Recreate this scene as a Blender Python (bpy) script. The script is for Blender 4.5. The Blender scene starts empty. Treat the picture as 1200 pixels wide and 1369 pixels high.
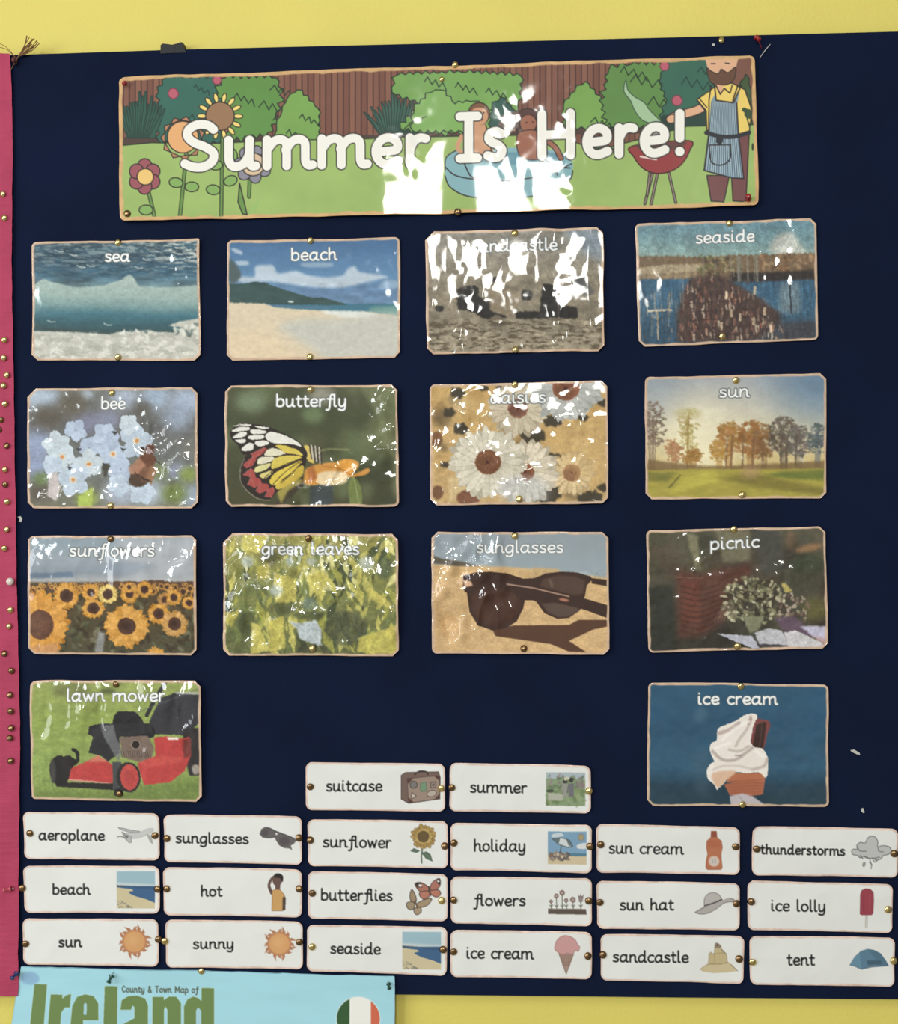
import bpy, math, random
import numpy as np

# ------------------------------------------------------------------ camera
S = 0.0009                       # one board unit (u) in metres
Z0 = 1.5                         # height of the board's middle above the floor
F, YAW, D = 1667.0, math.radians(4.2), 1667.0 * S
CX, CY = D * math.sin(YAW), -D * math.cos(YAW)
sc = bpy.context.scene
cam_d = bpy.data.cameras.new('camera')
cam_d.sensor_fit = 'HORIZONTAL'; cam_d.sensor_width = 36; cam_d.lens = F * 36 / 1200
cam = bpy.data.objects.new('camera', cam_d); sc.collection.objects.link(cam)
cam.location = (CX, CY, Z0); cam.rotation_euler = (math.pi / 2, 0, YAW)
sc.camera = cam

# ------------------------------------------------------------------ light
world = bpy.data.worlds.new('room_light'); sc.world = world; world.use_nodes = True
world.node_tree.nodes['Background'].inputs['Color'].default_value = (1.0, 0.96, 0.9, 1)
world.node_tree.nodes['Background'].inputs['Strength'].default_value = 0.32

def area(name, loc, target, sx, sy, radiance, color):
    l = bpy.data.lights.new(name, 'AREA'); l.shape = 'RECTANGLE'; l.size = sx; l.size_y = sy
    l.energy = radiance * math.pi * sx * sy; l.color = color
    o = bpy.data.objects.new(name, l); sc.collection.objects.link(o); o.location = loc
    d = [t - c for t, c in zip(target, loc)]
    import mathutils
    o.rotation_euler = mathutils.Vector(d).to_track_quat('-Z', 'Y').to_euler()
    return o
# daylight windows opposite the board, then a side fill and overhead fills added
area('side_fill', (-0.06, -5.3, Z0 + 1.57), (-0.06, 0, Z0 + 1.57), 1.00, 0.95, 40, (1.0, 0.99, 0.93))
area('side_fill', (-3.4, -4.6, Z0 + 1.25), (-0.3, 0, Z0), 1.1, 1.1, 24, (0.90, 0.96, 1.0))
area('side_fill', (-3.6, -2.4, Z0 + 0.1), (0, -0.2, Z0), 1.6, 1.5, 7.2, (0.96, 0.98, 1.0))  # added soft light from the left, evens the board top to bottom
area('overhead_fill', (0.3, -2.3, Z0 + 1.75), (0.3, -2.3, 0), 1.3, 1.3, 3.2, (1.0, 0.98, 0.94))  # both overhead panels are made up, added for soft main light
area('overhead_fill', (-1.9, -2.3, Z0 + 1.75), (-1.9, -2.3, 0), 1.3, 1.3, 4.0, (1.0, 0.98, 0.94))
sc.view_settings.view_transform = 'Standard'; sc.view_settings.look = 'None'
sc.view_settings.gamma = 1; sc.view_settings.use_curve_mapping = False
sc.view_settings.exposure = -0.3

# ------------------------------------------------------------------ helpers: from board units to metres, objects, properties
def W(px, py, h=0.0):
    """board units (right, down, height proud of the board) -> metres on the wall plane"""
    px = np.asarray(px, float); py = np.asarray(py, float)
    a = (px - 600) / F; b = (684.5 - py) / F
    dx = -math.sin(YAW) + math.cos(YAW) * a; dy = math.cos(YAW) + math.sin(YAW) * a
    t = -CY / dy
    return np.stack([CX + t * dx, np.zeros_like(t) - np.asarray(h, float) * S, Z0 + t * b], -1)

def link(o, parent=None):
    sc.collection.objects.link(o)
    if parent is not None: o.parent = parent
    return o
def tag(o, label=None, cat=None, group=None, kind=None):
    for k, v in (('label', label), ('category', cat), ('group', group), ('kind', kind)):
        if v: o[k] = v
    return o
def empty(name, loc, label=None, cat=None, group=None):
    o = link(bpy.data.objects.new(name, None)); o.location = loc; o.empty_display_size = 0.02
    return tag(o, label, cat, group)
def mesh(name, verts, faces, mat, parent=None, smooth=False, loc=None, cols=None):
    verts = np.asarray(verts, np.float32).reshape(-1, 3)
    me = bpy.data.meshes.new(name)
    if isinstance(faces, np.ndarray):
        n, k = faces.shape
        me.vertices.add(len(verts)); me.vertices.foreach_set('co', verts.ravel())
        me.loops.add(n * k); me.loops.foreach_set('vertex_index', faces.astype(np.int32).ravel())
        me.polygons.add(n); me.polygons.foreach_set('loop_start', np.arange(0, n * k, k, dtype=np.int32))
        me.polygons.foreach_set('use_smooth', np.full(n, smooth))
        me.update(calc_edges=True)
    else:
        me.from_pydata(verts.tolist(), [], faces)
        if smooth: me.polygons.foreach_set('use_smooth', np.ones(len(me.polygons), bool))
    if cols is not None:
        at = me.color_attributes.new('print', 'FLOAT_COLOR', 'POINT')
        c4 = np.ones((len(verts), 4), np.float32); c4[:, :3] = cols
        at.data.foreach_set('color', c4.ravel())
    me.materials.append(mat)
    o = bpy.data.objects.new(name, me)
    if loc is not None: o.location = loc
    return link(o, parent)

def lin(c):
    c = np.clip(np.asarray(c, float) / 255.0, 0, 1)
    return np.where(c <= 0.04045, c / 12.92, ((c + 0.055) / 1.055) ** 2.4)

# ------------------------------------------------------------------ materials
def material(name, color=None, rough=0.5, metal=0.0, coat=0.0, coat_rough=0.05, spec=0.5, attr=None, noise=None, bump=None, trans=0.0):
    m = bpy.data.materials.new(name); m.use_nodes = True
    nt = m.node_tree; b = nt.nodes['Principled BSDF']; N = nt.nodes.new; L = nt.links.new
    b.inputs['Roughness'].default_value = rough; b.inputs['Metallic'].default_value = metal
    b.inputs['Coat Weight'].default_value = coat; b.inputs['Coat Roughness'].default_value = coat_rough
    b.inputs['Specular IOR Level'].default_value = spec
    b.inputs['Transmission Weight'].default_value = trans
    if color is not None:
        b.inputs['Base Color'].default_value = (*lin(color), 1)
    if attr:
        a = N('ShaderNodeAttribute'); a.attribute_name = attr; L(a.outputs['Color'], b.inputs['Base Color'])
    geo = N('ShaderNodeNewGeometry')
    if noise:                                        # (scale, amount, detail): mottling of the colour
        n = N('ShaderNodeTexNoise'); n.inputs['Scale'].default_value = noise[0]; n.inputs['Detail'].default_value = noise[2]
        L(geo.outputs['Position'], n.inputs['Vector'])
        r = N('ShaderNodeMapRange'); r.inputs['From Min'].default_value = 0.3; r.inputs['From Max'].default_value = 0.7
        r.inputs['To Min'].default_value = 1 - noise[1]; r.inputs['To Max'].default_value = 1 + noise[1]
        L(n.outputs['Fac'], r.inputs['Value'])
        x = N('ShaderNodeMix'); x.data_type = 'RGBA'; x.blend_type = 'MULTIPLY'; x.inputs[0].default_value = 1
        if attr: L(a.outputs['Color'], x.inputs[6])
        else: x.inputs[6].default_value = (*lin(color), 1)
        L(r.outputs['Result'], x.inputs[7]); L(x.outputs[2], b.inputs['Base Color'])
    if bump:                                         # (scale xyz, distance in metres, detail)
        n = N('ShaderNodeTexNoise'); n.inputs['Scale'].default_value = 1; n.inputs['Detail'].default_value = bump[2]
        mp = N('ShaderNodeMapping'); mp.inputs['Scale'].default_value = bump[0]
        L(geo.outputs['Position'], mp.inputs['Vector']); L(mp.outputs['Vector'], n.inputs['Vector'])
        bp = N('ShaderNodeBump'); bp.inputs['Distance'].default_value = bump[1]
        L(n.outputs['Fac'], bp.inputs['Height']); L(bp.outputs['Normal'], b.inputs['Normal'])
    return m
M_laminate = material('printed_card_under_glossy_film', attr='print', rough=0.6, coat=1.0, coat_rough=0.07, spec=0.2)
M_card = material('printed_white_card_satin_film', attr='print', rough=0.6, coat=0.6, coat_rough=0.12, spec=0.2)
M_map = material('glossy_map_print', attr='print', rough=0.55, coat=0.9, coat_rough=0.16, spec=0.2)
M_wall = material('yellow_wall_paint', (224, 210, 108), rough=0.55, spec=0.3, noise=(6, 0.03, 4), bump=((260, 260, 260), 0.0004, 3))
M_navy = material('navy_felt', (14, 25, 51), rough=0.9, spec=0.12, noise=(9, 0.14, 5), bump=((900, 900, 900), 0.0004, 3))
M_tape = material('black_tape', (30, 33, 35), rough=0.5, spec=0.3)
M_pink = material('pink_crepe_paper', (178, 68, 98), rough=0.75, spec=0.2, noise=(30, 0.07, 4), bump=((60, 60, 900), 0.0005, 3))
M_brass = material('brass', (226, 204, 140), rough=0.24, metal=1.0)
M_dark_reflection = material('brass_dark_reflection', (140, 114, 82), rough=0.3, metal=1.0)  # dim-room reflection put into a darker, browner brass colour
M_steel = material('steel_wire', (170, 165, 160), rough=0.3, metal=1.0)
M_red = material('red_plastic', (150, 24, 30), rough=0.3, coat=0.5)
M_rose = material('rose_plastic', (200, 90, 100), rough=0.3, coat=0.5)
M_green = material('dark_green_plastic', (14, 74, 58), rough=0.3, coat=0.5)
M_blue = material('navy_blue_plastic', (28, 44, 105), rough=0.3, coat=0.5)
M_white = material('white_plastic', (225, 215, 205), rough=0.3, coat=0.5)
M_raffia = material('brown_frayed_string', (120, 84, 50), rough=0.8)
M_maroon = material('maroon_plastic', (74, 22, 26), rough=0.35, coat=0.5)
M_lint = material('white_lint', (190, 190, 185), rough=0.8)
M_adh = material('blue_adhesive_putty', (92, 146, 196), rough=0.6)

# ------------------------------------------------------------------ painting the flat prints (numpy; colour per point of each sheet)
def vnoise(h, w, cy, cx, seed, octv=3):
    rng = np.random.RandomState(seed); out = np.zeros((h, w)); amp = 1.0; tot = 0
    for k in range(octv):
        gy = max(2, int(h / max(cy, 1)) + 3); gx = max(2, int(w / max(cx, 1)) + 3)
        g = rng.rand(gy, gx)
        y = np.arange(h) / max(cy, 1); x = np.arange(w) / max(cx, 1)
        y0 = np.minimum(y.astype(int), gy - 2); x0 = np.minimum(x.astype(int), gx - 2)
        fy = np.clip(y - y0, 0, 1); fx = np.clip(x - x0, 0, 1); fy = fy * fy * (3 - 2 * fy); fx = fx * fx * (3 - 2 * fx)
        a = g[y0][:, x0]; b = g[y0][:, x0 + 1]; c = g[y0 + 1][:, x0]; d = g[y0 + 1][:, x0 + 1]
        out += amp * ((a * (1 - fx) + b * fx) * (1 - fy)[:, None] + (c * (1 - fx) + d * fx) * fy[:, None])
        tot += amp; amp *= 0.55; cy /= 2.0; cx /= 2.0
    return out / tot
def sstep(a, b, x):
    t = np.clip((x - a) / (b - a), 0, 1); return t * t * (3 - 2 * t)
def spline(pts, closed=True, n=6):
    p = [tuple(q) for q in pts]; m = len(p); out = []
    for i in range(m if closed else m - 1):
        if closed: a, b, c, d = p[(i - 1) % m], p[i], p[(i + 1) % m], p[(i + 2) % m]
        else: a, b, c, d = p[max(i - 1, 0)], p[i], p[i + 1], p[min(i + 2, m - 1)]
        for k in range(n):
            t = k / n; t2 = t * t; t3 = t2 * t
            out.append(tuple(0.5 * (2 * b[j] + (c[j] - a[j]) * t + (2 * a[j] - 5 * b[j] + 4 * c[j] - d[j]) * t2 + (3 * b[j] - a[j] - 3 * c[j] + d[j]) * t3) for j in (0, 1)))
    if not closed: out.append(p[-1])
    return out
def blur1(m, r):
    r = int(round(r))
    if r < 1: return m
    for _ in range(2):
        for ax in (0, 1):
            p = [(0, 0), (0, 0)]; p[ax] = (r + 1, r)
            c = np.cumsum(np.pad(m, p, mode='edge'), axis=ax)
            n = m.shape[ax]
            hi = np.take(c, np.arange(2 * r + 1, 2 * r + 1 + n), axis=ax); lo = np.take(c, np.arange(0, n), axis=ax)
            m = (hi - lo) / (2 * r + 1)
    return m

class Canvas:
    """a painting surface laid over a card; frame(ox, oy, s): local drawing units -> board units"""
    def __init__(s, quad, base=(200, 200, 200), ss=3, sharp=.5):
        s.sharp = sharp
        q = np.array(quad, float); s.x0 = math.floor(q[:, 0].min()) - 3; s.y0 = math.floor(q[:, 1].min()) - 3
        s.w = int(math.ceil(q[:, 0].max()) + 3 - s.x0) * ss; s.h = int(math.ceil(q[:, 1].max()) + 3 - s.y0) * ss
        s.ss = ss; s.a = np.zeros((s.h, s.w, 3), np.float32) + np.array(base, np.float32)
        s.text = np.zeros((s.h, s.w), np.float32); s.frame(0, 0, 1)
        s.rng = random.Random(int(s.x0 * 7 + s.y0))
    def frame(s, ox, oy, sc_):
        s.ox, s.oy, s.sc = ox, oy, sc_; s.k = s.ss / sc_
        s.Y, s.X = np.mgrid[0:s.h, 0:s.w]
        s.X = ((s.X + .5) / s.ss + s.x0 - ox) * sc_; s.Y = ((s.Y + .5) / s.ss + s.y0 - oy) * sc_
        return s
    def px(s, p):
        return np.stack([((np.array([q[0] for q in p], float) / s.sc) + s.ox - s.x0) * s.ss, ((np.array([q[1] for q in p], float) / s.sc) + s.oy - s.y0) * s.ss], 1)
    def comp(s, y0, x0, m, col, al=1.0):
        h, w = m.shape; r = s.a[y0:y0 + h, x0:x0 + w]
        if callable(col): col = col(s.X[y0:y0 + h, x0:x0 + w], s.Y[y0:y0 + h, x0:x0 + w])
        m = (m * al)[..., None]; r += (np.asarray(col, np.float32) - r) * m
    def mix(s, m, col): s.comp(0, 0, m.astype(np.float32), col)
    def mask(s, P, soft=0, evenodd=True):
        pad = int(soft * 2.2 * s.k) + 2
        x0 = max(0, int(P[:, 0].min()) - pad); x1 = min(s.w, int(P[:, 0].max()) + pad + 1)
        y0 = max(0, int(P[:, 1].min()) - pad); y1 = min(s.h, int(P[:, 1].max()) + pad + 1)
        if x1 <= x0 or y1 <= y0: return None
        m = np.zeros((y1 - y0, x1 - x0), bool); xs = np.arange(x0, x1) + .5
        Q = np.roll(P, -1, 0)
        for (ax, ay), (bx, by) in zip(P, Q):
            if ay == by: continue
            if ay > by: ax, ay, bx, by = bx, by, ax, ay
            r0 = max(y0, int(math.ceil(ay - .5))); r1 = min(y1, int(math.ceil(by - .5)))
            if r1 <= r0: continue
            ys = np.arange(r0, r1) + .5; xc = ax + (ys - ay) * (bx - ax) / (by - ay)
            m[r0 - y0:r1 - y0] ^= xs[None, :] > xc[:, None]
        m = m.astype(np.float32)
        if soft: m = blur1(m, soft * s.k)
        return y0, x0, m
    def P(s, pts, col, al=1.0, soft=0, ol=None, sm=False, closed=True):
        if sm: pts = spline(pts)
        r = s.mask(s.px(pts), soft)
        if r: s.comp(*r, col, al)
        if ol: s.L(list(pts) + [pts[0]], ol[0], ol[1])
    def L(s, pts, wd, col, al=1.0, sm=False, tomask=None, soft=0):
        if sm: pts = spline(pts, False)
        if len(pts) == 1: pts = [pts[0], pts[0]]
        P = s.px(pts); r = wd * s.k / 2; pad = r + 2 + soft * s.k
        x0 = max(0, int(P[:, 0].min() - pad)); x1 = min(s.w, int(P[:, 0].max() + pad) + 1)
        y0 = max(0, int(P[:, 1].min() - pad)); y1 = min(s.h, int(P[:, 1].max() + pad) + 1)
        if x1 <= x0 or y1 <= y0: return
        m = np.zeros((y1 - y0, x1 - x0), np.float32)
        for (ax, ay), (bx, by) in zip(P[:-1], P[1:]):
            u0 = max(x0, int(min(ax, bx) - pad)); u1 = min(x1, int(max(ax, bx) + pad) + 1)
            v0 = max(y0, int(min(ay, by) - pad)); v1 = min(y1, int(max(ay, by) + pad) + 1)
            if u1 <= u0 or v1 <= v0: continue
            X = np.arange(u0, u1)[None, :] + .5 - ax; Y = np.arange(v0, v1)[:, None] + .5 - ay
            dx, dy = bx - ax, by - ay; l2 = dx * dx + dy * dy
            t = np.clip((X * dx + Y * dy) / l2, 0, 1) if l2 > 0 else 0
            d = np.sqrt((X - t * dx) ** 2 + (Y - t * dy) ** 2)
            c = np.clip((r - d) / (1 + soft * s.k) + .5, 0, 1)
            sub = m[v0 - y0:v1 - y0, u0 - x0:u1 - x0]; np.maximum(sub, c, out=sub)
        if tomask is not None:
            t = tomask[y0:y1, x0:x1]; np.maximum(t, m, out=t)
        else: s.comp(y0, x0, m, col, al)
    def E(s, cx, cy, rx, ry=None, col=(0, 0, 0), rot=0, al=1.0, soft=0, ol=None, n=24):
        ry = rx if ry is None else ry; c, q = math.cos(math.radians(rot)), math.sin(math.radians(rot))
        pts = [(cx + rx * math.cos(t) * c - ry * math.sin(t) * q, cy + rx * math.cos(t) * q + ry * math.sin(t) * c) for t in (2 * math.pi * i / n for i in range(n))]
        s.P(pts, col, al, soft, ol)
    def grad(s, stops):
        ys = [a for a, _ in stops]
        for j in range(3): s.a[..., j] = np.interp(s.Y, ys, [c[j] for _, c in stops])
    def nz(s, cx, cy, seed, octv=3): return vnoise(s.h, s.w, cy * s.k, cx * s.k, seed, octv)
    def mottle(s, amt, cx, cy, seed, octv=3, m=1.0):
        s.a *= (1 + amt * (s.nz(cx, cy, seed, octv) - .5) * 2 * m)[..., None].astype(np.float32)
    def detail(s, amp, seed, cell=6, m=1.0):
        """photographic texture: grain in brightness and a little drift in where the paint edges fall"""
        dx = (s.nz(cell * 2, cell * 2, seed + 1, 3) - .5) * cell * 1.6 * s.k; dy = (s.nz(cell * 2, cell * 2, seed + 2, 3) - .5) * cell * 1.6 * s.k
        yy, xx = np.mgrid[0:s.h, 0:s.w]; s.a = s.a[np.clip(yy + dy, 0, s.h - 1).astype(int), np.clip(xx + dx, 0, s.w - 1).astype(int)]
        s.mottle(amp, cell, cell, seed, 2, m); s.mottle(amp * .8, cell * 4, cell * 3, seed + 4, 2, m)
    def soften(s, r):
        for j in range(3): s.a[..., j] = blur1(s.a[..., j], r * s.k)
    def sample(s, bx, by):
        if not hasattr(s, 'small'):
            k = s.ss
            A = np.clip(s.a, 0, 255); A = np.stack([blur1(A[..., j], k / 3) for j in range(3)], -1)
            A += s.sharp * (A - np.stack([blur1(A[..., j], k * .8) for j in range(3)], -1))
            s.small = np.clip(A, 0, 255); s.st = s.text
        k = s.ss; x = np.clip((bx - s.x0) * k - .5, 0, s.w - 1.001); y = np.clip((by - s.y0) * k - .5, 0, s.h - 1.001)
        i, j = y.astype(int), x.astype(int); fy, fx = y - i, x - j
        def bl(A):
            e = (slice(None),) * fy.ndim + ((None,) if A.ndim == 3 else ())
            gx, gy = fx[e], fy[e]
            return (A[i, j] * (1 - gx) + A[i, j + 1] * gx) * (1 - gy) + (A[i + 1, j] * (1 - gx) + A[i + 1, j + 1] * gx) * gy
        return bl(s.small), bl(s.st)

# ------------------------------------------------------------------ handwriting-style letters as strokes: 'c' curve, 'l' straight, 'o' closed curve
BOWL = ('c', [(.74, .80), (.56, .98), (.34, .99), (.12, .8), (.02, .45), (.1, .1), (.3, 0), (.5, .1), (.72, .45)])
BB = ('c', [(.05, .68), (.2, .92), (.42, 1.0), (.66, .88), (.75, .5), (.65, .12), (.4, 0), (.2, .02), (.05, .12)])
ARCH = lambda x, e: ('c', [(x, .6), (x + .2, .92), (x + .42, 1), (x + .58, .86), (x + .6, .5)] + ([(x + .61, .16), (x + .69, .01), (x + .82, .02)] if e else [(x + .6, 0)]))
G = {
 'a': (.98, [BOWL, ('c', [(.76, 1), (.73, .6), (.72, .2), (.78, .02), (.92, .02)])]),
 'b': (.84, [('l', [(.05, 1.62), (.05, .05)]), BB]),
 'c': (.70, [('c', [(.66, .9), (.45, 1), (.2, .9), (.04, .6), (.04, .35), (.18, .08), (.42, 0), (.66, .1)])]),
 'd': (.98, [BOWL, ('c', [(.74, 1.62), (.74, .9), (.73, .2), (.79, .02), (.92, .02)])]),
 'e': (.76, [('c', [(.06, .47), (.36, .49), (.66, .56), (.66, .84), (.45, 1.0), (.2, .92), (.04, .62), (.05, .3), (.2, .05), (.42, 0), (.7, .12)])]),
 'f': (.60, [('c', [(.74, 1.56), (.6, 1.62), (.46, 1.5), (.4, 1.2), (.36, .3), (.3, -.3), (.15, -.5), (0, -.48)]), ('l', [(.12, 1), (.66, 1)])]),
 'g': (.86, [BOWL, ('c', [(.74, 1), (.73, .3), (.7, -.25), (.5, -.52), (.25, -.52), (.05, -.42)])]),
 'h': (.88, [('l', [(.05, 1.62), (.05, 0)]), ARCH(.05, 1)]),
 'i': (.38, [('c', [(.08, 1), (.08, .5), (.09, .15), (.16, .02), (.28, .02)]), ('l', [(.1, 1.45)])]),
 'l': (.38, [('c', [(.08, 1.62), (.08, .9), (.09, .15), (.16, .02), (.28, .02)])]),
 'm': (1.42, [('l', [(.05, 1), (.05, 0)]), ARCH(.05, 0), ARCH(.62, 1)]),
 'n': (.88, [('l', [(.05, 1), (.05, 0)]), ARCH(.05, 1)]),
 'o': (.82, [('o', [(.38, 1), (.12, .86), (.02, .5), (.12, .14), (.38, 0), (.64, .14), (.75, .5), (.64, .86)])]),
 'p': (.84, [('l', [(.05, 1), (.05, -.55)]), BB]),
 'r': (.58, [('l', [(.05, 1), (.05, 0)]), ('c', [(.05, .58), (.18, .88), (.36, 1), (.52, .97)])]),
 's': (.66, [('c', [(.55, .9), (.35, 1), (.12, .92), (.06, .72), (.2, .58), (.42, .48), (.57, .3), (.5, .07), (.28, 0), (.02, .08)])]),
 't': (.58, [('c', [(.2, 1.38), (.2, .8), (.2, .25), (.28, .04), (.42, 0), (.54, .05)]), ('l', [(0, 1), (.5, 1)])]),
 'u': (.92, [('c', [(.05, 1), (.05, .6), (.06, .25), (.16, .03), (.34, 0), (.54, .14), (.68, .45)]), ('c', [(.69, 1), (.68, .5), (.69, .18), (.76, .02), (.88, .02)])]),
 'v': (.76, [('l', [(0, 1), (.34, 0), (.68, 1)])]),
 'w': (1.06, [('l', [(0, 1), (.24, 0), (.49, .88), (.74, 0), (.98, 1)])]),
 'y': (.80, [('c', [(.05, 1), (.05, .6), (.06, .25), (.16, .03), (.34, 0), (.52, .14), (.66, .45)]), ('c', [(.68, 1), (.68, .3), (.64, -.28), (.45, -.52), (.2, -.5), (.02, -.42)])]),
 'S': (1.02, [('c', [(.86, 1.42), (.68, 1.58), (.38, 1.6), (.12, 1.42), (.08, 1.16), (.28, .92), (.6, .76), (.86, .52), (.82, .2), (.55, 0), (.25, 0), (.0, .12)])]),
 'I': (.80, [('l', [(.34, 0), (.34, 1.6)]), ('l', [(0, 1.6), (.68, 1.6)]), ('l', [(0, 0), (.68, 0)])]),
 'H': (1.22, [('l', [(.05, 0), (.05, 1.6)]), ('l', [(.98, 0), (.98, 1.6)]), ('l', [(.05, .8), (.98, .8)])]),
 '!': (.3, [('l', [(.1, 1.6), (.1, .58)]), ('l', [(.1, 0)])]),
 'C': (.9, [('c', [(.8, 1.3), (.5, 1.6), (.15, 1.3), (.05, .8), (.15, .3), (.5, 0), (.8, .3)])]),
 'T': (.9, [('l', [(0, 1.6), (.8, 1.6)]), ('l', [(.4, 1.6), (.4, 0)])]),
 'M': (1.3, [('l', [(.05, 0), (.05, 1.6), (.6, .4), (1.15, 1.6), (1.15, 0)])]),
 '&': (1.0, [('c', [(.85, 0), (.25, 1.1), (.3, 1.55), (.55, 1.5), (.5, 1.1), (.1, .6), (.1, .15), (.4, 0), (.85, .6)])]),
 ' ': (.55, []),
}
def write(C, text, x0, x1, yb0, yb1, xh, wt, col=(30, 30, 32), outline=None, slant=0.0):
    """lettering between x0 and x1 along the baseline yb0..yb1, in board units"""
    C.frame(0, 0, 1)
    adv = [G[c][0] for c in text]; gap = .16 + max(0, wt / xh - .21) * 2.2; xs = []; x = 0
    for a in adv: xs.append(x); x += a + gap
    tot = x - gap - .06; kx = (x1 - x0 - wt) / tot; ky = xh - wt
    strokes = []
    for c, gx in zip(text, xs):
        for kind, pts in G[c][1]:
            if kind == 'c': pts = spline(pts, False, 5)
            elif kind == 'o': pts = spline(pts, True, 5); pts = pts + [pts[0]]
            q = []
            for a, b in pts:
                X = x0 + wt / 2 + (gx + a) * kx + slant * b * ky
                q.append((X, yb0 + (yb1 - yb0) * (X - x0) / (x1 - x0) - wt / 2 - b * ky))
            strokes.append(q)
    if outline:
        for q in strokes: C.L(q, wt + 2 * outline[0], outline[1])
    for q in strokes: C.L(q, wt, col); C.L(q, wt + (2 * outline[0] if outline else .6), None, tomask=C.text)

# ------------------------------------------------------------------ a sheet: bilinear grid in its four corners, rounded or clipped, wavy, painted
SHEETS = []
def surface(x, y, default=0.0):
    """height of the topmost sheet at a spot, where a pin's head comes to rest"""
    best = default
    for pos, hh in SHEETS:
        if pos[..., 0].min() - 4 < x < pos[..., 0].max() + 4 and pos[..., 1].min() - 4 < y < pos[..., 1].max() + 4:
            m = np.hypot(pos[..., 0] - x, pos[..., 1] - y) < 5
            if m.any(): best = max(best, float(hh[m].max()))
    return best
def sheet(root, quad, C, mat, margin=3.5, rim=(206, 172, 142), corners=((6, 'r'),) * 4, height=None, base=2.0, wob=.8, seed=1, res=1.0, part='picture', rimvar=.16, gain=1.08):
    q = np.array(quad, float); w = (np.linalg.norm(q[1] - q[0]) + np.linalg.norm(q[2] - q[3])) / 2
    h = (np.linalg.norm(q[3] - q[0]) + np.linalg.norm(q[2] - q[1])) / 2
    nx, ny = int(w * res) + 1, int(h * res) + 1
    b, a = np.mgrid[0:ny, 0:nx].astype(float); a *= w / (nx - 1); b *= h / (ny - 1)
    for i, (r, kind) in enumerate(corners):                      # TL, TR, BR, BL
        A = a if i in (0, 3) else w - a; B = b if i in (0, 1) else h - b
        if kind == 'r':
            m = (A < r) & (B < r); d = np.hypot(r - A, r - B); m &= d > r
            f = np.where(m, r / np.maximum(d, 1e-6), 1); A2 = np.where(m, r - (r - A) * f, A); B2 = np.where(m, r - (r - B) * f, B)
        else:
            m = A + B < r; e = np.where(m, (r - A - B) / 2, 0); A2 = A + e; B2 = B + e
        a = A2 if i in (0, 3) else w - A2; b = B2 if i in (0, 1) else h - B2
    n1 = vnoise(ny, nx, 38, 38, seed + 11, 2) - .5; n2 = vnoise(ny, nx, 38, 38, seed + 12, 2) - .5
    ew = 1 - np.clip(np.minimum(np.minimum(a, w - a), np.minimum(b, h - b)) / 12, 0, 1)
    u, v = a / w, b / h
    pos = ((q[0] * (1 - u)[..., None] + q[1] * u[..., None]) * (1 - v)[..., None] + (q[3] * (1 - u)[..., None] + q[2] * u[..., None]) * v[..., None])
    pos[..., 0] += n1 * ew * wob * 2.4; pos[..., 1] += n2 * ew * wob * 2.4
    hh = base + (height(u, v, a, b, ny, nx) if height else 0)
    hh = np.maximum(hh, .7)
    colr, tx = C.sample(pos[..., 0], pos[..., 1])
    e = np.minimum(np.minimum(a, w - a), np.minimum(b, h - b))
    for i, (r, kind) in enumerate(corners):
        A = a if i in (0, 3) else w - a; B = b if i in (0, 1) else h - b
        ed = np.where((A < r) & (B < r), r - np.hypot(r - A, r - B), 99) if kind == 'r' else (A + B - r) * .707 + .5
        e = np.minimum(e, np.maximum(ed, 0))
    mg = margin * (1 + .8 * (vnoise(ny, nx, 16, 16, seed + 5, 2) - .5))
    k = sstep(-.8, .8, mg - e)[..., None]
    rv = 1 + rimvar * 2 * (vnoise(ny, nx, 10, 10, seed + 7, 3) - .5)
    rc = np.array(rim, float) * rv[..., None]
    gr = colr.mean(-1, keepdims=True); colr = (gr + (colr - gr) * .86 + 3) * gain * (1 - k) + rc * k
    SHEETS.append((pos, hh)); P3 = W(pos[..., 0], pos[..., 1], hh)
    c0 = W(q[:, 0].mean(), q[:, 1].mean(), 0)
    P3 = (P3 - c0).reshape(-1, 3); cl = lin(colr).reshape(-1, 3)
    idx = np.arange(ny * nx).reshape(ny, nx)
    F4 = np.stack([idx[:-1, :-1], idx[1:, :-1], idx[1:, 1:], idx[:-1, 1:]], -1)
    fe = e[:-1, :-1] < margin + .2; ft = (tx[:-1, :-1] + tx[1:, 1:] > .7) & ~fe
    if root is None: root = empty('sheet', tuple(c0))
    root.location = tuple(c0)
    for nm, m in ((part, ~fe & ~ft), ('lettering', ft), ('border', fe)):
        f = F4[m]
        if not len(f): continue
        used, inv = np.unique(f, return_inverse=True); V = P3[used]; cc = cl[used]; f = inv.reshape(-1, 4)
        if nm == 'border':                                     # the sheet's own thickness
            per = np.concatenate([idx[0, :], idx[1:, -1], idx[-1, :-1][::-1], idx[1:-1, 0][::-1]])
            lut = np.full(ny * nx, -1); lut[used] = np.arange(len(used)); pi = lut[per]
            back = V[pi].copy(); back[:, 1] += .5 * S; o = len(V)
            V = np.concatenate([V, back]); cc = np.concatenate([cc, cc[pi]])
            j = np.arange(len(per)); jn = np.roll(j, -1)
            f = np.concatenate([f, np.stack([pi[j], pi[jn], o + jn, o + j], -1)])
        mesh(nm, V, f, mat, root, smooth=True, cols=cc)
    return root
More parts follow.
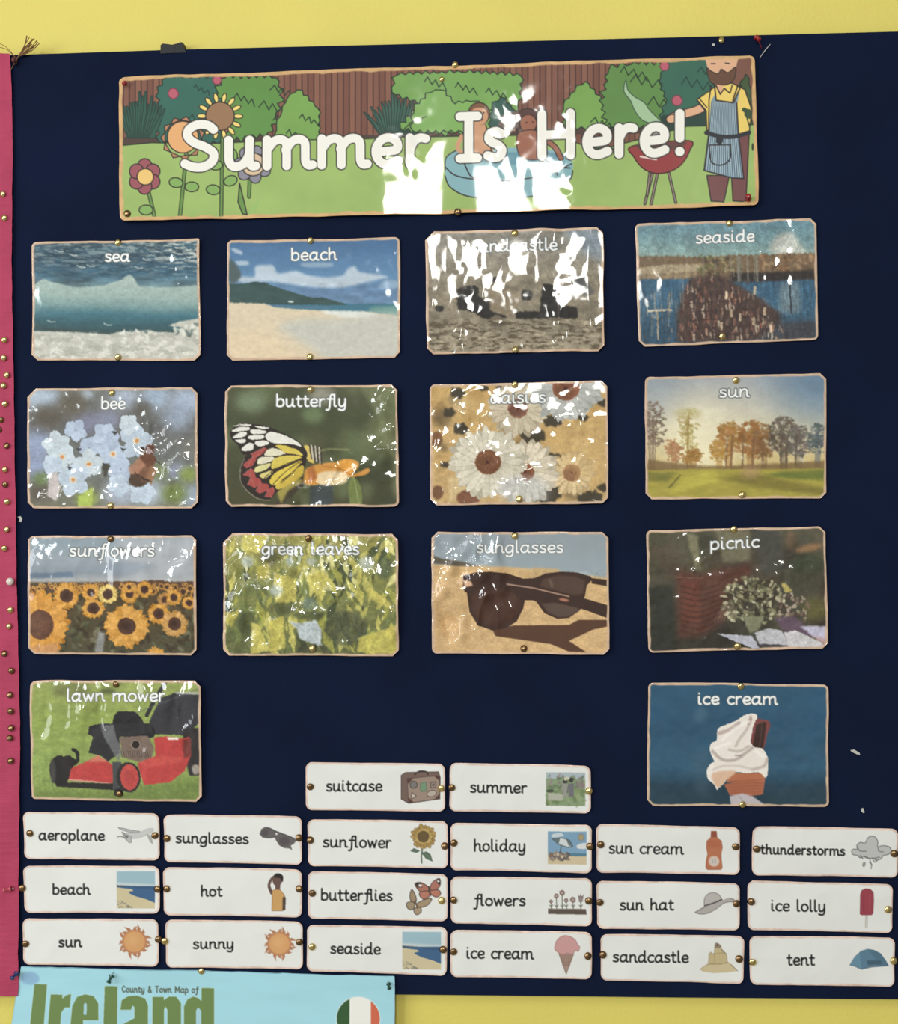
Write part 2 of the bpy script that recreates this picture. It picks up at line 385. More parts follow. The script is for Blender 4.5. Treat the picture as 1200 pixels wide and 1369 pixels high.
def crinkle(amp, lx=14, ly=45, seed=1, iso=.3, where=None, curl=1.0, bow=0.0, tx=0.0, ty=0.0, bulge=None):
    """height of a laminated sheet: amp is about the steepness of its folds; lifted corners, a bow between the tacks"""
    def f(u, v, a, b, ny, nx):
        warp = ((vnoise(ny, nx, 26, 26, seed + 3, 2) - .5) * 18)
        big = vnoise(ny * 2, nx * 2, ly, lx * 1.6, seed, 2)
        X = np.clip(a + warp + 12, 0, nx * 2 - 2); Y = np.clip(b + warp[::-1] + 12, 0, ny * 2 - 2)
        n = big[Y.astype(int), X.astype(int)]; fx = X - X.astype(int); n = n * (1 - fx) + big[Y.astype(int), X.astype(int) + 1] * fx
        m = vnoise(ny, nx, lx, lx, seed + 9, 2); c = np.abs(vnoise(ny, nx, ly * .7, lx * 1.3, seed + 13, 2) - .5)
        wt = where(u, v) if where else 1.0
        bg = bulge[0] * np.sin(np.pi * v ** .75) * np.exp(-(u / bulge[1]) ** 2) if bulge else 0.0
        h = bg + amp * wt * lx * (1.5 * (n - .5) * (1 - iso) + 1.0 * (m - .5) * iso - .8 * (c - .15))
        return h + amp * lx * .35 + curl * ((2 * u - 1) ** 2 * (2 * v - 1) ** 2) * 2 + bow * np.sin(np.pi * v ** .75) * (1 - .5 * (2 * u - 1) ** 4) + tx * u + ty * v
    return f
def jagged(pts, amp, step, rng, closed=True):
    out = []; n = len(pts)
    for i in range(n if closed else n - 1):
        (ax, ay), (bx, by) = pts[i], pts[(i + 1) % n]; L = math.hypot(bx - ax, by - ay); k = max(1, int(L / step))
        for j in range(k):
            t = j / k; nx_, ny_ = (by - ay) / L, -(bx - ax) / L; d = rng.uniform(.3, 1) * amp * (1 if j % 2 else -.25)
            out.append((ax + (bx - ax) * t + nx_ * d, ay + (by - ay) * t + ny_ * d))
    if not closed: out.append(pts[-1])
    return out

# ------------------------------------------------------------------ the prints: each function paints one card's picture
R = random.Random(5)
INK = (40, 34, 34)
def leafy(C, box, n, size, cols, seed, al=.9, soft=0, asp=.45):
    r = random.Random(seed); x0, y0, x1, y1 = box
    for _ in range(n):
        s_ = size * r.uniform(.5, 1.4)
        C.E(r.uniform(x0, x1), r.uniform(y0, y1), s_, s_ * asp, r.choice(cols), r.uniform(0, 180), al, soft, n=8)
def petals(C, cx, cy, r0, r1, n, col, wd, seed=1, tip=.5, ol=None, vary=12, sq=1.0, rot=0):
    r = random.Random(seed)
    for i in range(n):
        t = rot + 2 * math.pi * (i + r.uniform(-.2, .2)) / n; R1 = r1 * r.uniform(.88, 1.08); vv = r.uniform(-vary, vary); c = [min(255, max(0, k + vv)) for k in col]
        ux, uy = math.cos(t), math.sin(t) * sq; vx, vy = -math.sin(t), math.cos(t) * sq
        m = r0 + (R1 - r0) * tip
        C.P([(cx + ux * r0 * .7 - vx * wd * .5, cy + uy * r0 * .7 - vy * wd * .5), (cx + ux * m - vx * wd, cy + uy * m - vy * wd), (cx + ux * R1, cy + uy * R1),
             (cx + ux * m + vx * wd, cy + uy * m + vy * wd), (cx + ux * r0 * .7 + vx * wd * .5, cy + uy * r0 * .7 + vy * wd * .5)], c, sm=True, ol=ol)

def p_banner(C):
    C.frame(150, 70, 2.727)
    # everything in this frame: x 30..2340, y 20..620
    C.grad([(0, (120, 76, 62)), (700, (120, 76, 62))])
    for i in range(100):                                          # fence boards
        x = 46 + i * 21.6; C.P([(x, 40), (x + 20, 40), (x + 20, 330), (x, 330)], [(122, 78, 62), (114, 70, 56), (130, 84, 66)][i % 3]); C.L([(x, 0), (x, 330)], 4, (62, 36, 34))
    gx = lambda x: (x / 2.667 + 580 - 150) * 2.727
    gy = lambda y: (y / 2.667 + 60 - 70) * 2.727
    r = random.Random(3)
    def bush(pts, col, amp=16, step=14, ol=4):
        C.P(jagged(pts, amp, step, r), col, ol=(ol, (28, 46, 34)))
    def scrib(x, y, s_, col=(30, 52, 36)):
        C.L([(x + i * s_ * .33 + r.uniform(-3, 3), y + (-1) ** i * s_ * .28 + i * 5) for i in range(7)], 4, col)
    C.P([(40, 315), (1200, 305), (2330, 250), (2330, 290), (40, 345)], (74, 56, 50))
    bush([(175, 330), (178, 210), (170, 150), (200, 95), (395, 95), (430, 200), (400, 330)], (44, 98, 84))
    bush([(430, 320), (415, 200), (385, 150), (415, 95), (600, 95), (615, 160), (600, 240), (570, 300)], (88, 138, 62), 20)
    scrib(540, 190, 50); scrib(445, 160, 40); scrib(580, 130, 40); scrib(590, 240, 40)
    bush([(600, 325), (600, 270), (620, 220), (640, 170), (680, 140), (720, 180), (755, 210), (758, 325)], (112, 158, 72), 10)
    scrib(685, 235, 34); scrib(635, 290, 34); 
    def spiky(cx, by, h, n, w, col=(40, 84, 70)):                 # spiky dark plants
        for i in range(n):
            t = (i / (n - 1) - .5) * 2; x = cx + t * w * .45; tx = cx + t * w; ty = by - h * (1 - .45 * abs(t)) * r.uniform(.75, 1.05)
            C.P([(x - 11, by), (tx - 2, ty), (tx + 3, ty), (x + 13, by)], col, ol=(3, (26, 50, 44)))
    spiky(110, 318, 190, 16, 85); spiky(1040, 305, 160, 20, 120, (52, 92, 78))
    bush([(1050, 280), (1130, 190), (1020, 150), (1040, 85), (1290, 75), (1490, 90), (1480, 200), (1400, 280), (1200, 300)], (108, 156, 74), 14)
    bush([(1095, 290), (1100, 210), (1160, 150), (1200, 140), (1250, 190), (1320, 180), (1400, 230), (1405, 290)], (118, 166, 82), 12)
    scrib(1140, 100, 40); scrib(1250, 120, 40); scrib(1360, 140, 40)
    bush([(gx(200), gy(300)), (gx(205), gy(230)), (gx(240), gy(190)), (gx(280), gy(230)), (gx(290), gy(300))], (50, 88, 78), 12)
    bush([(gx(465), gy(300)), (gx(460), gy(220)), (gx(500), gy(170)), (gx(540), gy(135)), (gx(575), gy(180)), (gx(610), gy(220)), (gx(615), gy(300))], (112, 158, 72), 10)
    bush([(gx(620), gy(300)), (gx(600), gy(220)), (gx(620), gy(90)), (gx(700), gy(72)), (gx(810), gy(72)), (gx(840), gy(170)), (gx(800), gy(290))], (88, 134, 64), 20)
    scrib(gx(700), gy(120), 60); scrib(gx(760), gy(200), 60); scrib(gx(660), gy(90), 50); scrib(gx(560), gy(270), 40)
    bush([(gx(800), gy(300)), (gx(825), gy(200)), (gx(805), gy(120)), (gx(830), gy(60)), (gx(990), gy(55)), (gx(1000), gy(300))], (46, 98, 80), 14)
    scrib(gx(880), gy(130), 60, (26, 60, 50)); scrib(gx(940), gy(90), 40, (26, 60, 50)); scrib(300, 125, 30, (26, 60, 50)); scrib(280, 240, 50, (26, 60, 50))
    bush([(gx(1080), gy(300)), (gx(1085), gy(150)), (gx(1110), gy(110)), (gx(1125), gy(160)), (gx(1130), gy(300))], (60, 84, 50), 8)
    for x, y, q in ((227, 155, 20), (385, 105, 18), (gx(865), gy(203), 20), (gx(820), gy(80), 18)):
        C.P(jagged([(x + q * math.cos(t), y + q * math.sin(t)) for t in (k * 1.05 for k in range(6))], 3, 10, r), (178, 80, 98), ol=(3, (110, 40, 60)))
    # lawn
    lawn = [(40, 345), (150, 335), (330, 338), (600, 325), (900, 322), (1120, 312), (gx(430), gy(325)), (gx(560), gy(375)), (gx(640), gy(365)), (gx(900), gy(295)), (gx(1140), gy(290)), (gx(1160), gy(620)), (30, 640)]
    C.P([(gx(800), gy(330)), (gx(810), gy(255)), (gx(1000), gy(240)), (gx(1000), gy(330))], (34, 62, 54))
    C.P(lawn, (146, 176, 92)); C.L(lawn[:-2], 4, (36, 50, 36))
    C.mottle(.04, 90, 90, 4)
    C.L([(1060, 290), (1090, 260), (1145, 238)], 4, (36, 50, 36))
    # flowers at the left
    def stem(x0, y0, x1, y1):
        C.L([(x0, y0), (x1, y1)], 15, (50, 60, 36)); C.L([(x0, y0), (x1, y1)], 8, (98, 140, 66))
    stem(138, 510, 160, 600); stem(275, 375, 253, 600); stem(405, 300, 401, 598); stem(505, 450, 502, 530)
    for x, y, a in ((130, 580, 0), (238, 480, 10), (295, 495, 0), (372, 505, 5), (435, 472, -20), (440, 375, 60), (380, 415, 0)): C.E(x, y, 25, 18, (122, 166, 82), a, ol=(4, INK))
    C.P([(468, 480), (495, 595), (478, 592), (462, 550)], (96, 140, 66), ol=(4, INK)); C.P([(500, 590), (560, 510), (515, 596)], (140, 180, 96))
    for k in range(6):
        t = math.radians(-90 + k * 60); C.E(125 + 34 * math.cos(t), 458 + 38 * math.sin(t), 26, 27, (150, 76, 84), ol=(4, INK))
    C.E(127, 459, 30, 30, (226, 184, 100), ol=(4, INK))
    for k in range(14):
        t = 2 * math.pi * k / 14; C.E(396 + 66 * math.cos(t), 237 + 68 * math.sin(t), 17, 8, (232, 202, 104), math.degrees(t), ol=(3.4, INK))
    C.E(396, 237, 52, 52, (146, 108, 74), ol=(4, INK))
    for k in range(11):
        t = 2 * math.pi * k / 11 + .3; x, y = 262 + 64 * math.cos(t), 318 + 64 * math.sin(t)
        C.P([(x - 20 * math.sin(t), y + 20 * math.cos(t)), (x + 16 * math.cos(t), y + 16 * math.sin(t)), (x + 20 * math.sin(t), y - 20 * math.cos(t))], (176, 118, 84), ol=(3.4, INK))
    C.E(262, 314, 56, 58, (222, 160, 100), ol=(4, INK))
    for k in range(7):
        t = 2 * math.pi * k / 7 + .5; C.E(516 + 44 * math.cos(t), 412 + 44 * math.sin(t), 26, 22, (128, 126, 140), math.degrees(t), ol=(3.6, INK))
    C.E(516, 412, 42, 42, (205, 176, 142), ol=(4, INK))
    # the pool with two bathers
    C.frame(580, 60, 2.667)
    C.P([(40, 450), (44, 405), (80, 380), (180, 372), (330, 372), (440, 385), (490, 420), (492, 455), (480, 490), (400, 535), (260, 552), (130, 545), (60, 510)], (118, 164, 172), sm=True, ol=None)
    C.L(spline([(40, 450), (44, 405), (80, 380)], False), 4, INK)
    C.P([(120, 400), (150, 390), (400, 388), (450, 405), (330, 430), (180, 425)], (90, 140, 156), sm=True)
    for q in ([(40, 470), (60, 512), (130, 546), (260, 553), (400, 535), (480, 490), (494, 455)], [(42, 440), (80, 470), (160, 485), (270, 488), (400, 468), (490, 430)], [(110, 430), (130, 470), (150, 480)], [(380, 430), (420, 440), (440, 470)], [(395, 415), (440, 440), (485, 445)]): C.L(q, 4.5, INK, sm=True)
    sk, sk2 = (196, 142, 104), (150, 92, 70)
    C.P([(137, 290), (185, 288), (195, 340), (210, 400), (120, 400), (128, 340)], sk, sm=True, ol=None); C.L([(137, 295), (126, 345), (135, 385)], 4, INK, sm=True); C.L([(185, 290), (198, 340), (205, 385)], 4, INK, sm=True)
    C.L([(100, 330), (85, 370), (110, 395)], 16, sk, sm=True)
    C.E(161, 250, 38, 40, (120, 80, 52), ol=(4, INK)); C.E(160, 260, 33, 32, sk); C.E(142, 247, 3, 3, INK); C.E(178, 246, 3, 3, INK); C.E(166, 270, 9, 6, (120, 40, 40))
    C.P([(300, 250), (340, 232), (385, 260), (392, 310), (360, 330), (300, 320)], (84, 56, 50), sm=True, ol=(3, INK)); C.E(336, 285, 30, 32, sk2, ol=(3, INK)); C.E(330, 282, 3, 3, INK); C.E(352, 280, 3, 3, INK)
    C.P([(300, 320), (380, 318), (400, 405), (310, 405)], sk2, sm=True, ol=(3, INK)); C.L([(395, 345), (430, 370), (452, 410)], 22, INK, sm=True); C.L([(395, 345), (430, 370), (452, 410)], 15, sk2, sm=True)
    C.P(jagged([(230, 300), (240, 260), (290, 240), (300, 300)], 8, 10, r), (110, 96, 92))
    # barbecue with smoke
    C.P([(683, 130), (676, 170), (700, 205), (715, 240), (745, 275), (800, 290), (830, 300), (770, 240), (748, 210), (715, 190), (690, 165)], (150, 184, 142), sm=True, ol=(3.6, (60, 84, 62)))
    for a, b_ in (((778, 460), (750, 570)), ((795, 460), (772, 572)), ((835, 460), (860, 566)), ((768, 460), (758, 540))): C.L([a, b_], 11, INK); C.L([a, b_], 4, (150, 130, 120))
    C.P([(705, 365), (905, 345), (908, 385), (880, 430), (840, 455), (790, 462), (745, 445), (712, 405)], (146, 52, 54), sm=True, ol=(4, (50, 26, 28)))
    C.P([(720, 368), (760, 330), (830, 350), (900, 352), (860, 375), (770, 382)], (96, 60, 56), sm=True); C.L([(735, 402), (790, 412)], 7, (214, 190, 180), sm=True)
    C.P([(760, 320), (800, 305), (830, 330), (780, 345)], (130, 130, 126), sm=True, ol=(3, INK))
    C.P([(560, 368), (600, 360), (640, 376), (580, 386)], (52, 80, 50), sm=True)
    # man in a striped apron
    C.L([(985, 215), (930, 240), (850, 262)], 34, INK); C.L([(985, 215), (930, 240), (850, 262)], 27, (214, 162, 124)); C.E(845, 268, 19, 15, (214, 162, 124), -20, ol=(3, INK))
    C.P([(970, 470), (1050, 470), (1030, 565), (985, 562)], (112, 66, 66), ol=(4, INK)); C.P([(1055, 440), (1080, 330), (1120, 320), (1108, 565), (1062, 562)], (112, 66, 66), ol=(4, INK))
    C.P([(985, 165), (1010, 145), (1060, 142), (1105, 165), (1130, 240), (1120, 318), (1080, 325), (970, 310), (968, 240), (935, 200)], (228, 196, 92), ol=(4, INK))
    C.L([(935, 200), (963, 238)], 5, INK); C.L([(943, 195), (970, 228)], 4, INK)
    C.P([(985, 205), (1000, 180), (1000, 205), (1065, 212), (1090, 150), (1078, 215), (1085, 320), (1100, 480), (1060, 480), (960, 452), (975, 330)], (112, 142, 158), ol=None)
    for i in range(17):
        a_, m_, e_ = 988 + i * 5.2, 980 + i * 6.1, 964 + i * 8.1; C.L([(a_, 208), (m_, 320), (e_, 453 + i * 1.7)], 2.2, (52, 66, 84)); C.L([(a_ + 2.6, 208), (m_ + 3, 320), (e_ + 4, 453 + i * 1.7)], 1.8, (186, 206, 214))
    C.L([(985, 150), (978, 205), (976, 330), (960, 452), (1060, 480), (1100, 482), (1082, 320), (1076, 212)], 4.5, INK); C.L([(998, 150), (1003, 203), (1065, 212), (1092, 150)], 5, INK); C.L([(1080, 150), (1062, 205)], 5, INK)
    C.L([(968, 318), (1020, 332), (1070, 332), (1120, 318)], 15, (44, 46, 52), sm=True); C.E(1015, 345, 12, 16, (44, 46, 52)); C.L([(980, 365), (985, 420), (1018, 434), (1050, 415), (1055, 362)], 4.5, INK, sm=True); C.L([(980, 362), (1055, 362)], 4, INK)
    C.P([(975, 45), (1072, 42), (1075, 80), (1060, 130), (1020, 146), (985, 130), (972, 85)], (214, 162, 124), sm=True)
    C.P([(970, 88), (985, 98), (1010, 108), (1022, 92), (1045, 104), (1072, 85), (1068, 125), (1045, 146), (1010, 148), (982, 135)], (98, 66, 48), sm=True, ol=(3, INK)); C.L([(986, 72), (1000, 72)], 4, INK); C.L([(1036, 70), (1050, 72)], 4, INK)
    C.P([(1000, 146), (1020, 180), (1030, 150)], (214, 162, 124)); C.L([(1003, 150), (1018, 182), (1032, 160), (1052, 178), (1060, 150)], 4.5, INK)
    C.P(jagged([(1095, 230), (1125, 235), (1132, 270), (1110, 265)], 6, 9, r), (50, 76, 48)); C.L([(1112, 265), (1122, 300)], 5, (50, 70, 44)); C.E(1132, 370, 4, 14, (50, 60, 40))
    lt = (226, 224, 214); o = (1.5, (48, 46, 44))
    write(C, 'Summer', 243, 575, 231, 226.5, 47, 11.8, lt, o)
    write(C, 'Is', 609, 678, 219.5, 218, 47, 12, lt, o)
    write(C, 'Here', 716, 894, 217, 211.5, 47, 12, lt, o)
    write(C, '!', 901, 915, 210.5, 210, 44, 12.5, lt, o)

def title(C, t, x0, x1, y0, y1=None, xh=12, wt=2.3, dark=.75):
    C.frame(0, 0, 1)
    write(C, t, x0, x1, y0, y0 if y1 is None else y1, xh, wt, (244, 247, 243), (dark, (84, 92, 92)))

def p_sea(C):
    C.frame(30, 305, 4.8)
    C.grad([(80, (62, 92, 104)), (200, (46, 78, 98)), (300, (48, 84, 104)), (380, (100, 130, 138))])
    C.mottle(.35, 120, 30, 1)
    f = C.nz(60, 12, 2, 4); reg = sstep(380, 150, C.Y) * .9 * (.45 + .75 * sstep(650, 1100, C.X)); C.mix(sstep(.50, .60, f) * reg, (172, 182, 176)); C.mix(sstep(.54, .60, C.nz(34, 9, 31, 3)) * sstep(360, 120, C.Y) * .35, (176, 184, 176))
    C.mix(sstep(.52, .40, C.nz(80, 14, 8, 4)) * sstep(330, 150, C.Y) * .45, (34, 54, 70))
    wave = [(80, 370), (110, 345), (145, 330), (180, 345), (260, 362), (330, 380), (420, 378), (520, 372), (580, 352), (640, 335), (670, 308), (700, 304), (725, 330), (750, 372), (800, 380), (900, 382), (1000, 380), (1150, 365)]
    m = C.mask(C.px(spline(wave, False) + [(1160, 900), (40, 900)]), 3)
    w = np.zeros((C.h, C.w), np.float32); w[m[0]:m[0] + m[2].shape[0], m[1]:m[1] + m[2].shape[1]] = m[2]
    t = C.Y + (C.X - 600) * -.03 + 26 * (C.nz(140, 60, 7) - .5)
    ys = [330, 440, 500, 560, 620, 680]; cs = [(156, 176, 168), (142, 166, 160), (112, 146, 146), (58, 108, 122), (48, 88, 98), (50, 76, 78)]
    wc = np.stack([np.interp(t, ys, [c[j] for c in cs]) for j in range(3)], -1)
    wc *= (1 + .12 * (C.nz(50, 25, 9, 4) - .5)[..., None]) ; C.a += (wc - C.a) * w[..., None]
    C.L([(90, 640), (300, 660), (560, 684), (700, 680), (1000, 672)], 16, (56, 70, 66), .6, sm=True, soft=4)
    C.P([(70, 662), (250, 666), (400, 672), (560, 684), (640, 664), (820, 655), (870, 668), (1000, 672), (1040, 640), (940, 628), (1000, 604), (1150, 580), (1160, 900), (60, 900)], (184, 184, 172), sm=False, soft=3)
    mm = sstep(655, 690, C.Y); C.mix(mm * sstep(.5, .6, C.nz(50, 34, 12, 4)) * .5, (222, 222, 212)); C.mix(mm * sstep(.5, .38, C.nz(60, 30, 13, 4)) * .5, (150, 152, 140))
    leafy(C, (960, 610, 1130, 680), 14, 26, [(120, 130, 120), (90, 104, 100), (210, 212, 200)], 3, .8, 3)
    leafy(C, (640, 655, 870, 685), 10, 16, [(90, 110, 108), (220, 222, 212)], 4, .8, 2)
    for x, y in ((240, 150), (330, 175), (440, 245), (750, 255), (800, 205), (380, 250), (550, 620), (190, 600)): C.L([(x - 22, y - 6), (x, y + 4), (x + 26, y + 2)], 8, (190, 198, 192), .7, soft=3)
    C.detail(.07, 5, 5)
    title(C, 'sea', 141, 175, 350.8, xh=11.5)

def p_beach(C):
    C.frame(290, 305, 4.615)
    C.grad([(70, (62, 102, 146)), (300, (84, 128, 168)), (400, (86, 120, 156)), (470, (92, 126, 160))])
    def cl(pts, a, s_=8): C.P(pts, (186, 198, 208), a, soft=s_, sm=True)
    cl([(235, 240), (290, 228), (350, 235), (380, 280), (480, 265), (560, 290), (680, 305), (780, 290), (800, 260), (850, 235), (880, 270), (1010, 290), (1050, 305), (900, 340), (760, 368), (560, 362), (440, 345), (300, 330), (150, 335), (130, 300), (230, 300)], .85)
    cl([(90, 125), (150, 140), (158, 165), (110, 150)], .7, 5); cl([(120, 205), (190, 205), (195, 230), (130, 228)], .7, 5); cl([(530, 215), (700, 215), (700, 238), (540, 240)], .5, 6); cl([(1030, 330), (1110, 325), (1110, 375), (1000, 370)], .4)
    C.mottle(.06, 90, 40, 3, 4)
    C.P([(78, 190), (130, 240), (150, 290), (125, 330), (78, 330)], (74, 90, 92), soft=6, sm=True)
    C.P([(330, 465), (800, 468), (1130, 466), (1130, 560), (330, 520)], (54, 108, 130), soft=2)
    C.P([(950, 490), (1130, 478), (1130, 580), (900, 560)], (98, 146, 140), soft=10)
    C.P([(70, 345), (160, 345), (240, 330), (300, 340), (400, 375), (480, 400), (590, 432), (650, 428), (740, 452), (800, 466), (800, 476), (560, 474), (330, 472), (70, 466)], (50, 78, 76), soft=2)
    C.mottle(.15, 60, 30, 6, 4, sstep(325, 345, C.Y) * sstep(480, 465, C.Y))
    C.L([(330, 480), (560, 490), (700, 490)], 10, (84, 112, 140), .8, soft=4)
    C.P([(60, 460), (170, 462), (290, 466), (350, 488), (480, 500), (640, 508), (760, 518), (900, 515), (1130, 545), (1140, 900), (50, 900)], (206, 190, 160), soft=3)
    sand = sstep(470, 500, C.Y + .02 * C.X * 0); 
    C.P([(640, 512), (800, 512), (930, 520), (1010, 545), (880, 555), (760, 548)], (212, 216, 208), soft=6, sm=True)
    C.P([(380, 600), (560, 560), (760, 560), (1140, 545), (1140, 830), (720, 820), (600, 750), (450, 660)], (184, 184, 172), soft=22, sm=True)
    C.P([(60, 640), (300, 640), (500, 780), (640, 830), (60, 830)], (214, 192, 156), .8, soft=25)
    C.mottle(.05, 30, 20, 9, 4, sand); C.E(455, 455, 18, 6, (190, 200, 196), soft=2)
    C.detail(.03, 5, 5)
    title(C, 'beach', 389, 451, 349.4, 348.3)

def p_castle(C):
    C.frame(560, 295, 4.615)
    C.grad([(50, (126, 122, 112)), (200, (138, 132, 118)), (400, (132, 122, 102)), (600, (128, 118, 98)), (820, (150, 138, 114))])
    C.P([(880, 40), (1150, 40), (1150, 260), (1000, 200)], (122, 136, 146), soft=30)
    C.mottle(.2, 60, 40, 3, 4)
    r = random.Random(8)
    for pts in ([(235, 430), (330, 400), (370, 420), (365, 470), (430, 520), (440, 610), (300, 560), (240, 550)], [(405, 360), (500, 350), (510, 400), (420, 430)], [(360, 500), (540, 520), (545, 600), (380, 605)],
                [(640, 430), (700, 440), (690, 495), (635, 495)], [(760, 395), (845, 400), (850, 470), (860, 600), (740, 605)], [(860, 520), (970, 540), (980, 605), (860, 605)], [(590, 570), (760, 560), (760, 605), (600, 610)],
                [(940, 335), (1000, 345), (1030, 400), (1010, 450), (940, 430)], [(100, 530), (150, 530), (150, 560), (100, 560)]):
        C.P(jagged(pts, 6, 22, r), (42, 40, 38), soft=3)
    C.P([(430, 420), (480, 360), (520, 420), (600, 440), (620, 520), (560, 600), (440, 560)], (130, 116, 92), soft=4)
    C.P([(945, 350), (990, 345), (1040, 380), (1080, 450), (1030, 470), (950, 430)], (86, 88, 88), .7, soft=4); C.L([(1010, 340), (1030, 380), (1025, 430)], 10, (30, 30, 30), sm=True, soft=2)
    C.E(480, 630, 60, 26, (86, 76, 60), soft=8); C.E(480, 610, 30, 24, (104, 94, 76), soft=3)
    m = sstep(600, 620, C.Y); C.mix(m * sstep(.52, .38, C.nz(46, 12, 15, 4)) * .85, (84, 72, 54)); C.mix(m * sstep(.55, .75, C.nz(50, 16, 16, 4)) * .6, (176, 164, 138))
    C.detail(.14, 5, 7)
    title(C, 'sandcastle', 629, 745, 339, 335.7, 12, dark=1.1)

def p_seaside(C):
    C.frame(840, 285, 4.615)
    C.grad([(40, (92, 132, 148)), (150, (102, 138, 146)), (270, (128, 156, 150)), (320, (140, 126, 100)), (400, (130, 112, 88)), (410, (50, 88, 116)), (560, (52, 92, 118)), (820, (40, 70, 92))])
    C.P([(880, 250), (900, 150), (1000, 120), (1060, 200), (1090, 260)], (190, 188, 176), .8, soft=14, sm=True)
    C.mottle(.14, 40, 70, 5, 4)
    r = random.Random(4)
    C.P(jagged([(50, 270), (250, 268), (420, 275), (600, 265), (800, 262), (1150, 250), (1150, 400), (620, 420), (420, 400), (50, 405)], 14, 16, r), (112, 92, 68), soft=3)
    C.P([(60, 340), (200, 320), (440, 315), (440, 360), (200, 380), (60, 380)], (158, 142, 112), soft=5); C.P([(60, 385), (420, 365), (420, 400), (60, 408)], (136, 118, 90), soft=4)
    leafy(C, (440, 265, 700, 370), 40, 18, [(120, 126, 70), (92, 100, 60), (150, 140, 96), (70, 60, 46)], 5, .7, 3)
    leafy(C, (800, 260, 1140, 370), 60, 22, [(150, 112, 76), (120, 82, 56), (176, 146, 110), (84, 62, 46)], 6, .6, 4)
    C.P([(620, 370), (900, 365), (1140, 350), (1145, 410), (800, 425), (620, 425)], (48, 42, 40), soft=6)
    for i in range(14): x = 430 + r.uniform(0, 370); C.L([(x, 270), (x + 5, 420)], 10, (130, 130, 120), .4, soft=4)
    C.P([(930, 430), (1050, 430), (1060, 620), (920, 620)], (132, 142, 140), .55, soft=16); C.L([(990, 440), (1000, 620)], 9, (40, 44, 54), soft=2)
    C.P([(380, 400), (560, 380), (800, 520), (930, 620), (940, 720), (780, 790), (300, 800), (290, 640), (330, 500)], (74, 56, 50), soft=12)   # the crowded jetty
    C.P([(880, 680), (1150, 660), (1150, 800), (800, 800)], (56, 58, 64), soft=18)
    for _ in range(260):
        x = r.uniform(300, 920); y = r.uniform(400, 770)
        if (y - 380) * 1.05 < (x - 560) or (600 - y) > (x - 300) * 3.2 and x < 400: continue
        s_ = r.uniform(.6, 1.3); C.L([(x, y), (x + r.uniform(-6, 6), y + 28 * s_)], 11 * s_, r.choice([(86, 50, 44), (126, 80, 66), (60, 44, 46), (170, 130, 104), (106, 92, 88), (48, 42, 50), (150, 100, 80), (184, 168, 144)]), .75, soft=2)
    for _ in range(150):
        x = r.uniform(230, 1020); y = r.uniform(330, 780)
        if abs(x - 600) > 90 + (y - 330) * .75: continue
        C.L([(x, y), (x + r.uniform(-8, 8), y + r.uniform(14, 34))], r.uniform(5, 11), r.choice([(86, 60, 50), (126, 96, 76), (60, 54, 56), (150, 130, 110), (50, 44, 52), (170, 150, 124)]), .6, soft=2)
    for a in range(5): C.L([(340 + a * 20, 560 + a * 52), (760, 540 + a * 50)], 8, (54, 38, 36), .5, soft=3)
    C.L([(120, 605), (260, 598)], 14, (190, 180, 156), soft=2); C.L([(175, 610), (180, 780)], 10, (150, 140, 120), soft=3)
    for _ in range(26): x = r.uniform(80, 340); y = r.uniform(480, 640); C.L([(x, y), (x + 4, y + r.uniform(60, 140))], 6, r.choice([(140, 136, 124), (84, 80, 76), (60, 76, 90), (164, 140, 112)]), .5, soft=3)
    for x, y in ((632, 600), (685, 625), (768, 650), (570, 680), (775, 460), (875, 695), (835, 590), (600, 490)): C.L([(x, y), (x, y + 36)], 16, (206, 182, 148), .8, soft=3)
    C.detail(.16, 5, 6); C.mottle(.16, 12, 60, 77, 2, sstep(240, 420, C.Y))
    title(C, 'seaside', 929, 1008, 326.8, 324)

